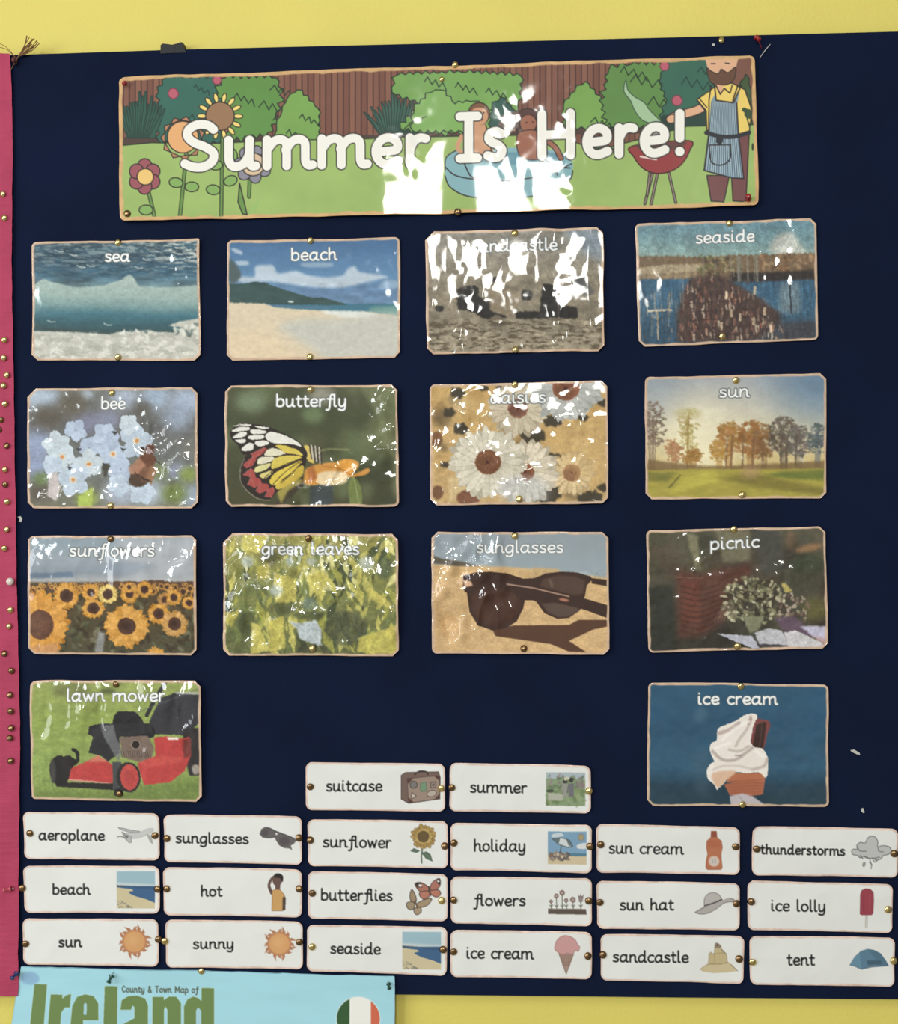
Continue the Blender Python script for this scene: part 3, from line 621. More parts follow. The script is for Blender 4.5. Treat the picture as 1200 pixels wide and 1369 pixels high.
def p_bee(C):
    C.frame(30, 505, 4.8)
    C.grad([(60, (108, 112, 108)), (300, (94, 94, 92)), (600, (110, 116, 112)), (840, (112, 112, 92))])
    B = [(70, 120, 90, (176, 192, 212)), (180, 130, 80, (160, 178, 198)), (420, 110, 40, (170, 186, 204)), (660, 130, 90, (158, 172, 192)), (860, 130, 100, (150, 170, 194)), (1060, 150, 110, (160, 178, 204)), (1000, 260, 100, (142, 156, 178)),
         (110, 430, 110, (140, 156, 192)), (90, 560, 90, (136, 150, 186)), (420, 290, 90, (120, 122, 150)), (560, 270, 80, (128, 134, 160)), (1000, 600, 60, (140, 148, 176)), (1100, 760, 90, (144, 160, 180)), (640, 740, 120, (160, 170, 190)), (820, 740, 100, (168, 182, 200)), (180, 250, 90, (86, 78, 66)), (330, 170, 100, (92, 84, 70)), (780, 200, 60, (90, 86, 78)), (120, 740, 80, (92, 82, 72)), (1080, 450, 60, (112, 112, 104)), (980, 740, 80, (112, 130, 60)), (1070, 620, 60, (132, 150, 66)), (420, 770, 70, (140, 162, 70)), (880, 600, 60, (118, 132, 80)), (600, 600, 60, (90, 96, 90)), (130, 650, 50, (104, 128, 72))]
    for x, y, q, c in B: C.E(x, y, q, q * .8, c, al=.9, soft=q * .35)
    r = random.Random(6)
    for cx, cy, R0, ce in [(230, 430, 90, 0), (350, 340, 80, 0), (265, 510, 95, 1), (440, 450, 80, 0), (545, 370, 90, 0), (590, 490, 105, 1), (740, 405, 115, 1), (690, 300, 70, 0), (435, 555, 100, 1), (335, 655, 110, 1), (640, 590, 90, 0), (620, 690, 80, 0), (780, 730, 90, 0), (200, 560, 70, 0)]:
        petals(C, cx, cy, R0 * .15, R0, 5, r.choice([(176, 192, 208), (166, 182, 204), (184, 198, 206)]), R0 * .42, r.random(), .55, vary=8, rot=r.uniform(0, 2))
        C.L([(cx, cy), (cx + R0 * .5, cy + R0 * .2)], 3, (140, 154, 176), .6)
        if ce: C.E(cx, cy, 24, 22, (206, 196, 176), soft=3); C.E(cx, cy, 13, 12, (200, 130, 66), soft=2)
    for x, y in ((370, 460), (310, 580), (540, 560), (655, 460), (600, 355)): C.P([(x - 20, y - 12), (x + 22, y - 6), (x + 2, y + 16)], (58, 58, 62), soft=2)
    C.P([(520, 560), (570, 545), (545, 640), (530, 640)], (70, 70, 60), soft=3)
    C.P([(370, 760), (460, 700), (450, 840), (360, 840)], (168, 190, 82), soft=5); C.P([(180, 620), (230, 600), (250, 700), (230, 790), (170, 760)], (190, 180, 178), soft=5)
    # the bee
    C.E(765, 640, 78, 56, (76, 56, 42), -28, soft=3); C.E(800, 600, 60, 70, (122, 82, 58), 20, soft=4); C.E(812, 520, 52, 48, (102, 62, 40), 30, soft=3); C.E(826, 460, 34, 32, (92, 52, 36), soft=3)
    C.P([(690, 580), (760, 510), (800, 560), (740, 620), (700, 620)], (172, 118, 88), .85, soft=4); C.P([(830, 560), (870, 600), (830, 690), (800, 640)], (150, 106, 72), .85, soft=4)
    for i in range(4): C.L([(730 + i * 22, 610 + i * 14), (770 + i * 22, 660 + i * 2)], 9, (52, 38, 30), .7, soft=2)
    C.E(775, 462, 15, 18, (60, 40, 34), soft=2); C.L([(840, 460), (880, 440)], 6, (60, 40, 34)); C.L([(850, 520), (900, 560)], 5, (60, 40, 34))
    C.detail(.08, 5, 7)
    title(C, 'bee', 136.5, 170, 548, xh=12)

def p_butterfly(C):
    C.frame(290, 505, 4.615)
    C.grad([(50, (74, 78, 50)), (300, (62, 70, 44)), (800, (66, 66, 40))])
    leafy(C, (50, 50, 1130, 800), 40, 110, [(92, 106, 66), (60, 64, 38), (106, 116, 78), (54, 60, 36), (82, 82, 50)], 2, .55, 26, .7)
    C.E(220, 150, 100, 70, (108, 124, 92), soft=30); C.E(650, 110, 80, 60, (134, 132, 116), .7, soft=26); C.E(600, 230, 70, 50, (98, 116, 76), soft=22)
    C.P([(880, 50), (1130, 50), (1130, 780), (1080, 700), (1090, 500), (980, 380), (1000, 250)], (128, 134, 92), .5, soft=14)
    C.P([(580, 660), (720, 650), (720, 790), (570, 790)], (56, 66, 66), soft=10)
    # lower part: stem, bud, orange flower
    C.P([(840, 610), (880, 650), (898, 720), (890, 790), (830, 790), (815, 680)], (108, 122, 62), soft=3, sm=True); C.L([(850, 620), (880, 780)], 6, (150, 160, 96), .8, soft=3)
    C.P([(490, 640), (545, 600), (560, 640), (470, 730), (400, 790), (360, 780)], (60, 52, 36), soft=4); C.P([(370, 690), (480, 600), (540, 640), (440, 700), (400, 780)], (176, 160, 66), .8, soft=6)
    C.P([(560, 560), (640, 530), (740, 520), (800, 500), (870, 515), (880, 550), (840, 600), (930, 560), (945, 580), (900, 605), (800, 615), (700, 600), (620, 660), (545, 655), (540, 600)], (206, 140, 56), soft=3, sm=True)
    C.P([(620, 600), (700, 575), (800, 590), (790, 650), (640, 660)], (222, 196, 150), soft=5, sm=True); C.P([(740, 520), (800, 505), (860, 520), (830, 590), (760, 570)], (222, 152, 52), soft=4); C.L([(650, 545), (760, 560), (830, 600)], 6, (150, 90, 36), .6, soft=3)
    C.P([(560, 560), (600, 545), (620, 620), (570, 650)], (180, 106, 50), soft=4)
    # body
    C.P([(540, 430), (570, 420), (600, 480), (600, 530), (560, 500)], (204, 178, 84), soft=2, sm=True)
    for i in range(7): C.L([(575 + i * 12, 415 + i * 3), (590 + i * 10, 500 + i * 5)], 8, [(66, 56, 50), (186, 178, 160)][i % 2], soft=1)
    C.L([(640, 450), (700, 440), (820, 445)], 12, (150, 150, 96), .5, soft=5)
    # wings
    dk = (42, 32, 28)
    C.P([(92, 330), (150, 285), (220, 285), (330, 305), (430, 350), (510, 395), (560, 460), (540, 500), (400, 440), (250, 460), (170, 475), (140, 420), (95, 375)], dk, sm=True)
    for q in ([(105, 300), (145, 292), (140, 300)], [(145, 288), (215, 290), (215, 298), (160, 296)], [(98, 330), (150, 305), (208, 308), (200, 325), (130, 333)], [(105, 368), (150, 338), (190, 338), (180, 362), (120, 375)], [(120, 385), (180, 380), (180, 400), (150, 405)],
              [(215, 325), (260, 320), (310, 332), (300, 345), (225, 348)], [(205, 360), (290, 356), (290, 375), (215, 382)], [(245, 395), (300, 388), (330, 405), (280, 425), (248, 415)], [(160, 440), (200, 405), (232, 410), (225, 445), (170, 452)],
              [(305, 360), (340, 335), (420, 355), (500, 395), (525, 425), (460, 410), (360, 405), (320, 385)], [(240, 300), (330, 310), (290, 318)]): C.P(q, (214, 212, 202), sm=True)
    C.P([(170, 500), (230, 450), (310, 415), (400, 412), (480, 440), (545, 485), (555, 520), (520, 600), (440, 660), (370, 710), (330, 750), (270, 745), (200, 700), (155, 640), (150, 560)], dk, sm=True)
    yl, cr = (206, 184, 70), (212, 206, 176)
    for q, c in (([(370, 418), (440, 420), (500, 445), (535, 480), (440, 468), (400, 445)], yl), ([(300, 480), (330, 440), (380, 440), (430, 470), (380, 482)], cr), ([(255, 530), (275, 492), (360, 490), (340, 515), (290, 532)], cr), ([(240, 580), (250, 550), (335, 528), (320, 560), (270, 582)], (206, 200, 130)),
              ([(360, 500), (440, 480), (530, 490), (450, 530), (370, 560), (340, 555)], yl), ([(270, 600), (330, 575), (350, 580), (310, 620), (285, 620)], (210, 196, 110)), ([(330, 640), (370, 585), (480, 530), (530, 510), (500, 560), (420, 620), (360, 665)], (212, 186, 60)), ([(370, 660), (430, 620), (530, 540), (530, 600), (450, 660), (380, 690)], (200, 170, 56))): C.P(q, c, sm=True)
    rd = (164, 66, 60)
    for q in ([(215, 470), (300, 430), (320, 440), (260, 490), (240, 500)], [(165, 540), (235, 480), (250, 500), (230, 540), (190, 560)], [(165, 600), (215, 560), (235, 570), (250, 620), (210, 615)], [(195, 660), (215, 615), (270, 620), (285, 650), (240, 680)], [(245, 700), (270, 650), (320, 655), (330, 690), (270, 715)], [(300, 735), (320, 690), (350, 670), (365, 700), (340, 740)]): C.P(q, rd); C.L(q[:2] + q[-1:], 2, (176, 160, 150), .6)
    C.L([(175, 500), (152, 560), (155, 640), (200, 705), (265, 748), (330, 755)], 4, (150, 140, 120), sm=True)
    for q in ([(535, 485), (450, 470), (380, 485)], [(535, 495), (440, 530), (350, 575), (290, 630)], [(530, 510), (430, 580), (350, 660)], [(520, 530), (460, 600), (400, 650)], [(500, 440), (440, 425)]): C.L(q, 5, (70, 52, 28), sm=True)
    C.detail(.06, 5, 4)
    title(C, 'butterfly', 370, 464.5, 545, xh=12)

def p_daisies(C):
    C.frame(560, 500, 4.615)
    C.grad([(50, (196, 160, 96)), (400, (188, 152, 92)), (800, (190, 156, 100))])
    r = random.Random(9)
    for _ in range(60): C.E(r.uniform(60, 1170), r.uniform(50, 800), r.uniform(30, 80), r.uniform(25, 60), r.choice([(196, 158, 92), (120, 92, 52), (210, 180, 120), (92, 76, 50), (180, 140, 76), (206, 170, 104)]), r.uniform(0, 180), .6, soft=14)
    for x, y, q in ((240, 120, 40), (190, 240, 34), (820, 290, 46), (700, 380, 60), (1010, 270, 30), (840, 520, 40), (790, 740, 70), (1050, 770, 60), (110, 420, 30), (400, 90, 26), (1130, 180, 30), (260, 340, 40), (160, 560, 26), (1130, 700, 30), (500, 90, 24)): C.P(jagged([(x + q * 1.3 * math.cos(t), y + q * .8 * math.sin(t)) for t in (k * .9 for k in range(7))], q * .4, 16, r), (64, 56, 40), soft=5)
    C.E(110, 400, 36, 46, (120, 80, 44), soft=5); C.E(115, 730, 36, 44, (116, 76, 46), soft=5); C.P([(190, 780), (180, 640), (300, 620), (420, 780)], (200, 172, 120), soft=8); C.E(305, 765, 72, 50, (122, 76, 50), soft=4)
    def daisy(cx, cy, r1, rc, col, n, cen=(122, 76, 48), sq=1.0, soft=0, sd=1):
        petals(C, cx, cy, rc * .8, r1, n, [c - 26 for c in col], r1 * .13, sd + 3, .7, vary=10, sq=sq, rot=.1); petals(C, cx, cy, rc * .8, r1 * .96, n, col, r1 * .1, sd, .7, vary=10, sq=sq, ol=(2.2, [c - 42 for c in col]))
        C.E(cx, cy, rc, rc * sq, cen, soft=2); C.E(cx - rc * .1, cy + rc * .1, rc * .75, rc * .7 * sq, [c * .86 for c in cen], soft=3)
        for _ in range(30): a = r.uniform(0, 6.3); q = rc * r.uniform(.1, .9); C.E(cx + q * math.cos(a), cy + q * sq * math.sin(a), 5, 5, r.choice([(160, 100, 60), (104, 54, 34)]), al=.6)
        C.E(cx, cy, rc * .16, rc * .16, (70, 30, 24), soft=3)
    daisy(610, 215, 190, 62, (192, 178, 150), 22, (124, 76, 56), .95, sd=5); daisy(905, 90, 230, 84, (176, 178, 172), 24, (134, 80, 52), .9, sd=7)
    daisy(940, 610, 150, 54, (206, 180, 132), 18, (146, 98, 66), 1.0, sd=9); C.mix(sstep(200, 60, np.hypot(C.X - 1000, C.Y - 520)) * .4, (210, 172, 104))
    daisy(655, 605, 205, 55, (206, 194, 168), 22, (128, 72, 42), .98, sd=2); daisy(425, 545, 235, 80, (204, 196, 174), 26, (124, 76, 46), .95, sd=3)
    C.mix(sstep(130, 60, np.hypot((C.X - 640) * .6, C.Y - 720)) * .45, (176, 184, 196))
    for k in range(6): C.L([(600 + k * 34, 640 + 10 * k), (560 + k * 46, 780)], 5, (150, 150, 150), .5, soft=3)
    C.detail(.08, 5, 7)
    title(C, 'daisies', 655, 729.5, 540.5, 539.4, dark=1.1)

def p_sun(C):
    C.frame(850, 490, 4.528)
    C.grad([(50, (148, 154, 160)), (200, (180, 178, 166)), (400, (206, 196, 160)), (600, (200, 176, 110)), (640, (140, 128, 56)), (700, (164, 150, 54)), (800, (152, 136, 48))])
    C.mix(sstep(450, 60, np.hypot((C.X - 1150) * .8, C.Y - 60)) * sstep(640, 500, C.Y) * .8, (84, 118, 148)); C.mix(sstep(380, 40, np.hypot((C.X - 60) * 1., C.Y - 90)) * .4, (118, 138, 156))
    C.mix(sstep(330, 20, np.hypot(C.X - 380, (C.Y - 470) * .8)) * .85, (232, 224, 188)); C.mottle(.05, 120, 80, 2, 4)
    r = random.Random(7)
    def tree(x, top, bot, wd, col, n=90, lx=0):
        for k in range(5): C.L([(x + (k - 2) * 7, bot), (x + (k - 2) * wd * .18 + r.uniform(-6, 6) + lx, top + (bot - top) * .25)], 7, col, .7, soft=2)
        for _ in range(n):
            vv = r.uniform(-18, 18); a = r.uniform(0, 6.3); q = r.random() ** .6; yy = top + (bot - top) * .36 + q * math.sin(a) * (bot - top) * .36; [C.E(x + lx + q * math.cos(a) * wd + r.uniform(-16, 16), yy + r.uniform(-12, 12), r.uniform(6, 15), r.uniform(4, 9), [c - 14 + vv + r.uniform(-8, 8) for c in col], r.uniform(-40, 40), .6, soft=1.5, n=7) for _k in range(3)]
    tree(95, 200, 620, 75, (124, 104, 88), 90); tree(320, 255, 620, 70, (178, 160, 92), 40); C.L([(310, 620), (312, 400), (318, 280)], 8, (150, 120, 66), soft=2); C.E(315, 285, 80, 34, (176, 164, 104), al=.6, soft=12)
    tree(230, 440, 620, 50, (176, 128, 84), 50); tree(340, 500, 620, 60, (168, 122, 60), 60)
    tree(560, 330, 620, 70, (170, 122, 62), 150); tree(500, 440, 620, 50, (186, 142, 70), 70); tree(690, 330, 630, 90, (160, 112, 60), 200); tree(770, 350, 630, 60, (138, 102, 62), 110)
    tree(890, 310, 620, 90, (106, 94, 80), 190); tree(985, 350, 620, 70, (116, 108, 98), 120); tree(1095, 350, 610, 50, (96, 106, 108), 80)
    for x in (540, 570, 640, 700, 760, 870, 905, 960): C.L([(x, 630), (x + 4, 500), (x + 12, 420)], 12, (112, 82, 52) if x < 800 else (84, 72, 60), .7, soft=3)
    for _ in range(40): C.E(r.uniform(500, 1100), r.uniform(400, 590), 12, 8, (214, 206, 176), r.uniform(0, 180), .5, soft=3, n=8)
    C.P([(50, 560), (300, 590), (420, 600), (560, 600), (1150, 570), (1150, 626), (50, 640)], (112, 86, 48), .8, soft=6)
    C.P([(50, 630), (400, 618), (620, 622), (1150, 618), (1150, 830), (50, 830)], (160, 148, 54), soft=4)
    C.P([(760, 660), (880, 640), (1150, 622), (1150, 690), (960, 680)], (106, 116, 44), soft=8); C.P([(500, 680), (700, 640), (900, 690), (1150, 740), (1150, 780), (800, 740)], (116, 106, 40), .8, soft=10)
    C.P([(60, 640), (250, 640), (180, 700), (60, 690)], (110, 108, 44), .8, soft=8); C.L([(265, 660), (195, 735)], 10, (90, 84, 34), .7, soft=4); C.P([(300, 660), (480, 630), (500, 700), (200, 760)], (190, 180, 66), .7, soft=12)
    C.E(690, 640, 60, 40, (170, 130, 100), al=.5, soft=16); C.mottle(.1, 60, 18, 8, 4, sstep(610, 640, C.Y))
    C.detail(.03, 5, 6)
    title(C, 'sun', 960.5, 1001, 532.4, 531.3, dark=1.3)

def p_sunflowers(C):
    C.frame(30, 705, 4.8)
    C.grad([(50, (126, 144, 156)), (200, (142, 154, 162)), (290, (128, 140, 152)), (340, (166, 168, 168)), (360, (80, 62, 40)), (500, (80, 66, 40)), (820, (74, 70, 48))])
    C.L([(60, 310), (330, 300)], 34, (88, 108, 132), .8, soft=12); C.P([(600, 60), (1130, 60), (1130, 320), (700, 330)], (170, 172, 176), .7, soft=30); C.P([(540, 230), (700, 210), (900, 240), (700, 300), (560, 290)], (128, 140, 154), .7, soft=14)
    C.mottle(.06, 80, 40, 3, 4, sstep(350, 330, C.Y))
    r = random.Random(12)
    C.P(jagged([(120, 368), (240, 366), (420, 360), (600, 345), (760, 345), (870, 335), (1000, 348), (1130, 345), (1130, 400), (60, 400), (60, 372)], 6, 14, r), (92, 62, 42), soft=1)
    leafy(C, (50, 400, 1140, 820), 260, 26, [(66, 70, 46), (92, 96, 66), (48, 46, 32), (120, 118, 88), (80, 84, 60), (56, 44, 30)], 4, .7, 3)
    for _ in range(70):
        y = 358 + 40 * r.random() ** 1.4; x = r.uniform(100, 1130); s_ = 6 + (y - 355) * .25; petals(C, x, y, s_ * .4, s_ * 1.4, 9, (190, 138, 62), s_ * .4, r.random()); C.E(x, y, s_ * .6, s_ * .6, (90, 54, 30))
    def sf(x, y, R1, rc, n=20, c=(206, 146, 56), sq=1.0, cen=(78, 48, 34)):
        s_ = r.random(); petals(C, x, y, rc * .8, R1, n, [k - 30 for k in c], R1 * .13, s_ + 1, .6, vary=14, sq=sq, rot=.15); petals(C, x, y, rc * .8, R1 * .95, n, c, R1 * .12, s_, .6, vary=14, sq=sq); C.E(x, y, rc, rc * sq, cen, soft=2); C.E(x, y, rc * .5, rc * .5 * sq, [k * .8 for k in cen], soft=4)
    for x, y, q in ((940, 380, 30), (905, 375, 22), (1045, 410, 34), (1085, 390, 26), (850, 405, 30), (370, 400, 30), (80, 410, 40), (1000, 385, 20), (1115, 430, 30)): sf(x, y, q, q * .5, 12, (190, 136, 62))
    sf(800, 395, 55, 26); sf(705, 425, 62, 26); sf(700, 380, 34, 14); sf(925, 460, 50, 22, c=(176, 128, 66)); sf(985, 445, 55, 24); sf(1080, 480, 46, 22); sf(455, 415, 60, 26); sf(300, 435, 88, 42); sf(565, 425, 66, 34, c=(212, 182, 96)); sf(470, 515, 76, 40, sq=.9); sf(885, 550, 72, 36); sf(985, 615, 86, 42, c=(196, 146, 76))
    sf(680, 630, 150, 58, 26, sq=.95, c=(214, 154, 66)); sf(860, 830, 70, 20)
    sf(130, 620, 190, 84, 28, c=(214, 150, 62), sq=1.15, cen=(96, 60, 42)); C.E(120, 620, 60, 70, (104, 68, 48), soft=10); C.P([(60, 760), (240, 740), (250, 810), (60, 820)], (196, 140, 90), .8, soft=8)
    C.P([(500, 660), (540, 680), (520, 800), (470, 800)], (150, 152, 154), .8, soft=5)
    C.detail(.12, 5, 7, sstep(340, 360, C.Y))
    title(C, 'sunflowers', 96, 209.5, 744, dark=1.1)

def p_leaves(C):
    C.frame(290, 700, 4.615)
    C.grad([(50, (150, 144, 72)), (400, (124, 128, 66)), (800, (92, 98, 56))])
    cs = [(200, 192, 92), (222, 216, 136), (160, 160, 66), (92, 102, 56), (60, 70, 44), (182, 176, 84), (112, 124, 64), (228, 224, 168)]  # palest yellows: film glare painted as upright shards among the leaf greens
    r = random.Random(2)
    for _ in range(240):
        x, y = r.uniform(50, 1130), r.uniform(60, 810); c = r.choice(cs if y < 400 else cs[2:7] + cs[:1]); L_ = r.uniform(30, 95) ; t = r.uniform(50, 130) * math.pi / 180; w_ = L_ * r.uniform(.2, .4)
        ux, uy = math.cos(t), math.sin(t)
        C.P([(x - ux * L_, y - uy * L_), (x - uy * w_, y + ux * w_), (x + ux * L_, y + uy * L_), (x + uy * w_, y - ux * w_)], c, .85, soft=2)
    for x, y, w_, h_, c in ((800, 640, 130, 110, (70, 76, 54)), (570, 560, 100, 30, (66, 76, 46)), (420, 520, 80, 40, (78, 84, 48)), (200, 620, 60, 80, (72, 80, 50)), (1040, 270, 50, 70, (70, 84, 58)), (330, 200, 60, 50, (80, 80, 48)), (230, 400, 60, 40, (104, 110, 60)), (600, 770, 90, 30, (64, 68, 50)), (580, 490, 50, 40, (116, 134, 116))): C.E(x, y, w_, h_, c, soft=9, al=.75)
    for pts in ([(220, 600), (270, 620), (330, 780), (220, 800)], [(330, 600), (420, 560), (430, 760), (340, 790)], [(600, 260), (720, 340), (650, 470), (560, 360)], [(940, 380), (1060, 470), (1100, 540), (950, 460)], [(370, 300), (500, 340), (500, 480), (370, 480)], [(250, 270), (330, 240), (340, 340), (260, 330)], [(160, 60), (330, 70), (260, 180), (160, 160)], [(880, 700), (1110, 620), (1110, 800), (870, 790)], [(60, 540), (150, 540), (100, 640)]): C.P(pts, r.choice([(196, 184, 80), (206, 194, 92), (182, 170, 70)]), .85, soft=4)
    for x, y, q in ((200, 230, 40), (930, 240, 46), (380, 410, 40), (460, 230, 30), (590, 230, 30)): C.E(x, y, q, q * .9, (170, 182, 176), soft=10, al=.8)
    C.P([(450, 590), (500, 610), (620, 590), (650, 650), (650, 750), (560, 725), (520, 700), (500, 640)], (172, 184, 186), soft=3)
    C.detail(.14, 5, 9)
    title(C, 'green leaves', 351, 482, 741.6, dark=.9)

def p_glasses(C):
    C.frame(565, 700, 4.615)
    C.grad([(50, (134, 146, 154)), (250, (140, 154, 162)), (270, (200, 170, 120)), (500, (204, 164, 106)), (800, (196, 154, 96))])
    C.P([(40, 250), (350, 262), (500, 262), (760, 300), (1150, 335), (1150, 900), (40, 900)], (204, 166, 112), soft=5)
    C.P([(350, 262), (600, 230), (1150, 220), (1150, 335), (760, 285), (500, 262)], (140, 154, 162), soft=6)
    C.P([(60, 190), (120, 215), (240, 232), (350, 260), (230, 262), (60, 242)], (92, 84, 70), soft=3); C.P([(680, 270), (840, 280), (840, 330), (640, 330)], (196, 162, 110), soft=6)
    s_ = sstep(265, 300, C.Y); C.mottle(.1, 60, 34, 4, 4, s_); C.mottle(.1, 9, 7, 5, 2, s_)
    dk = (56, 34, 26)
    C.P([(430, 650), (560, 625), (900, 622), (960, 590), (1135, 590), (1135, 632), (1050, 650), (900, 720), (1010, 790), (900, 785), (790, 740), (600, 712), (450, 690)], (84, 52, 34), soft=2)
    C.P([(250, 320), (330, 298), (420, 294), (520, 305), (620, 338), (690, 334), (760, 305), (850, 295), (950, 300), (1035, 325), (1045, 345), (1010, 380), (1000, 440), (970, 530), (900, 580), (830, 585), (750, 550), (700, 480), (680, 470), (630, 470), (620, 520), (580, 600), (520, 640), (430, 655), (340, 625), (290, 540), (275, 420), (262, 420), (250, 370)], dk)
    C.P([(740, 340), (840, 318), (940, 325), (1000, 350), (990, 430), (930, 440), (820, 410), (720, 385)], (78, 56, 44), soft=4); C.P([(300, 430), (400, 400), (600, 420), (610, 480), (560, 590), (470, 630), (360, 610), (310, 530)], (72, 42, 30), soft=14)
    C.P([(730, 490), (960, 480), (960, 540), (900, 570), (840, 575), (770, 545)], (84, 64, 54), soft=4)
    C.P([(250, 345), (300, 352), (312, 380), (262, 390)], (206, 164, 128), soft=3); C.P([(1040, 335), (1135, 345), (1135, 385), (1040, 368)], dk)
    C.P([(500, 370), (640, 385), (800, 425), (1000, 460), (1135, 500), (1135, 580), (1000, 530), (760, 470), (600, 470)], dk, sm=False); C.L([(520, 372), (680, 395), (800, 424), (900, 447)], 8, (170, 134, 112), soft=3); C.E(870, 468, 32, 9, (176, 110, 84), 10, soft=3)
    C.E(790, 365, 8, 30, (110, 92, 80), -20, al=.7, soft=5)
    title(C, 'sunglasses', 637, 753, 739.4)

def p_picnic(C):
    C.frame(850, 695, 4.528)
    C.grad([(40, (84, 80, 62)), (300, (74, 62, 46)), (800, (42, 40, 32))])
    leafy(C, (60, 40, 1150, 800), 60, 90, [(70, 74, 56), (54, 48, 38), (92, 84, 66), (62, 66, 46), (48, 42, 34)], 3, .5, 22, .7)
    C.P([(300, 80), (370, 90), (390, 300), (360, 310)], (132, 128, 96), .8, soft=8); C.P([(480, 60), (690, 60), (690, 250), (520, 260)], (116, 112, 84), .8, soft=12); C.P([(700, 60), (860, 60), (900, 300), (760, 340)], (66, 66, 60), .9, soft=14)
    C.E(1040, 170, 80, 22, (172, 122, 82), -12, .8, 10); C.E(1080, 540, 80, 70, (96, 92, 44), al=.8, soft=22); C.E(930, 120, 30, 60, (104, 80, 56), soft=14, al=.8); C.E(1040, 260, 110, 60, (52, 66, 42), al=.7, soft=24)
    C.P([(60, 400), (240, 380), (240, 780), (70, 780)], (38, 42, 34), .85, soft=24)
    C.P([(240, 300), (400, 330), (520, 290), (680, 260), (700, 330), (560, 420), (540, 600), (400, 700), (250, 720)], (92, 50, 38), .8, soft=18)
    C.P([(270, 360), (380, 360), (390, 620), (280, 620)], (108, 54, 40), .7, soft=14); C.L([(240, 345), (400, 352)], 8, (120, 82, 66), .7, soft=3)
    for i in range(9): C.L([(270, 400 + 34 * i), (380, 420 + 34 * i), (500, 390 + 30 * i)], 8, (60, 34, 28), .6, sm=True, soft=4)
    r = random.Random(3)
    for _ in range(330):
        a = r.uniform(0, 6.3); q = r.random() ** .6; x = 700 + 190 * q * math.cos(a); y = 490 + 150 * q * math.sin(a)
        C.E(x, y, r.uniform(8, 26), r.uniform(5, 13), r.choice([(150, 150, 112), (112, 112, 78), (82, 80, 56), (206, 202, 164), (60, 54, 40), (126, 116, 84), (44, 38, 30)]), r.uniform(0, 180), .75, soft=1.5, n=8)
    for _ in range(60): C.E(r.uniform(860, 1040), r.uniform(450, 600), r.uniform(8, 22), r.uniform(5, 12), r.choice([(166, 152, 130), (122, 100, 82), (76, 56, 50), (188, 170, 150)]), r.uniform(0, 180), .75, soft=1.5, n=8)
    C.P([(870, 380), (900, 380), (945, 430), (900, 440)], (180, 162, 84), soft=3); C.P([(640, 580), (770, 580), (740, 660), (680, 680)], (120, 122, 92), soft=5)
    for k in range(8): C.L([(540 + k * 6, 500), (500 + k * 14, 560), (470 + k * 20, 610)], 5, (150, 130, 110), .5, sm=True, soft=2)
    C.P([(830, 590), (960, 580), (1080, 700), (960, 720), (880, 660)], (92, 72, 88), soft=6)
    C.P([(485, 685), (560, 690), (700, 700), (745, 775), (700, 775), (600, 735)], (170, 172, 184), soft=2); C.P([(710, 680), (800, 650), (880, 670), (920, 755), (740, 748)], (176, 176, 182), soft=2, sm=False); C.P([(740, 748), (920, 755), (915, 768), (735, 764)], (66, 60, 66)); C.P([(890, 680), (960, 665), (1100, 730), (1150, 770), (920, 770)], (190, 188, 190), soft=2)
    C.P([(985, 640), (1150, 640), (1150, 760), (1060, 700)], (178, 174, 196), soft=4); C.P([(1060, 700), (1150, 720), (1150, 770)], (180, 130, 120), .7, soft=8); C.L([(700, 680), (740, 755)], 6, (70, 66, 70), soft=2)
    for k in range(4): C.L([(500 + 35 * k, 700 + 14 * k), (545 + 35 * k, 716 + 14 * k)], 7, (40, 38, 32), soft=1)
    C.detail(.1, 5, 7)
    title(C, 'picnic', 948, 1014, 735.2, 731.9)

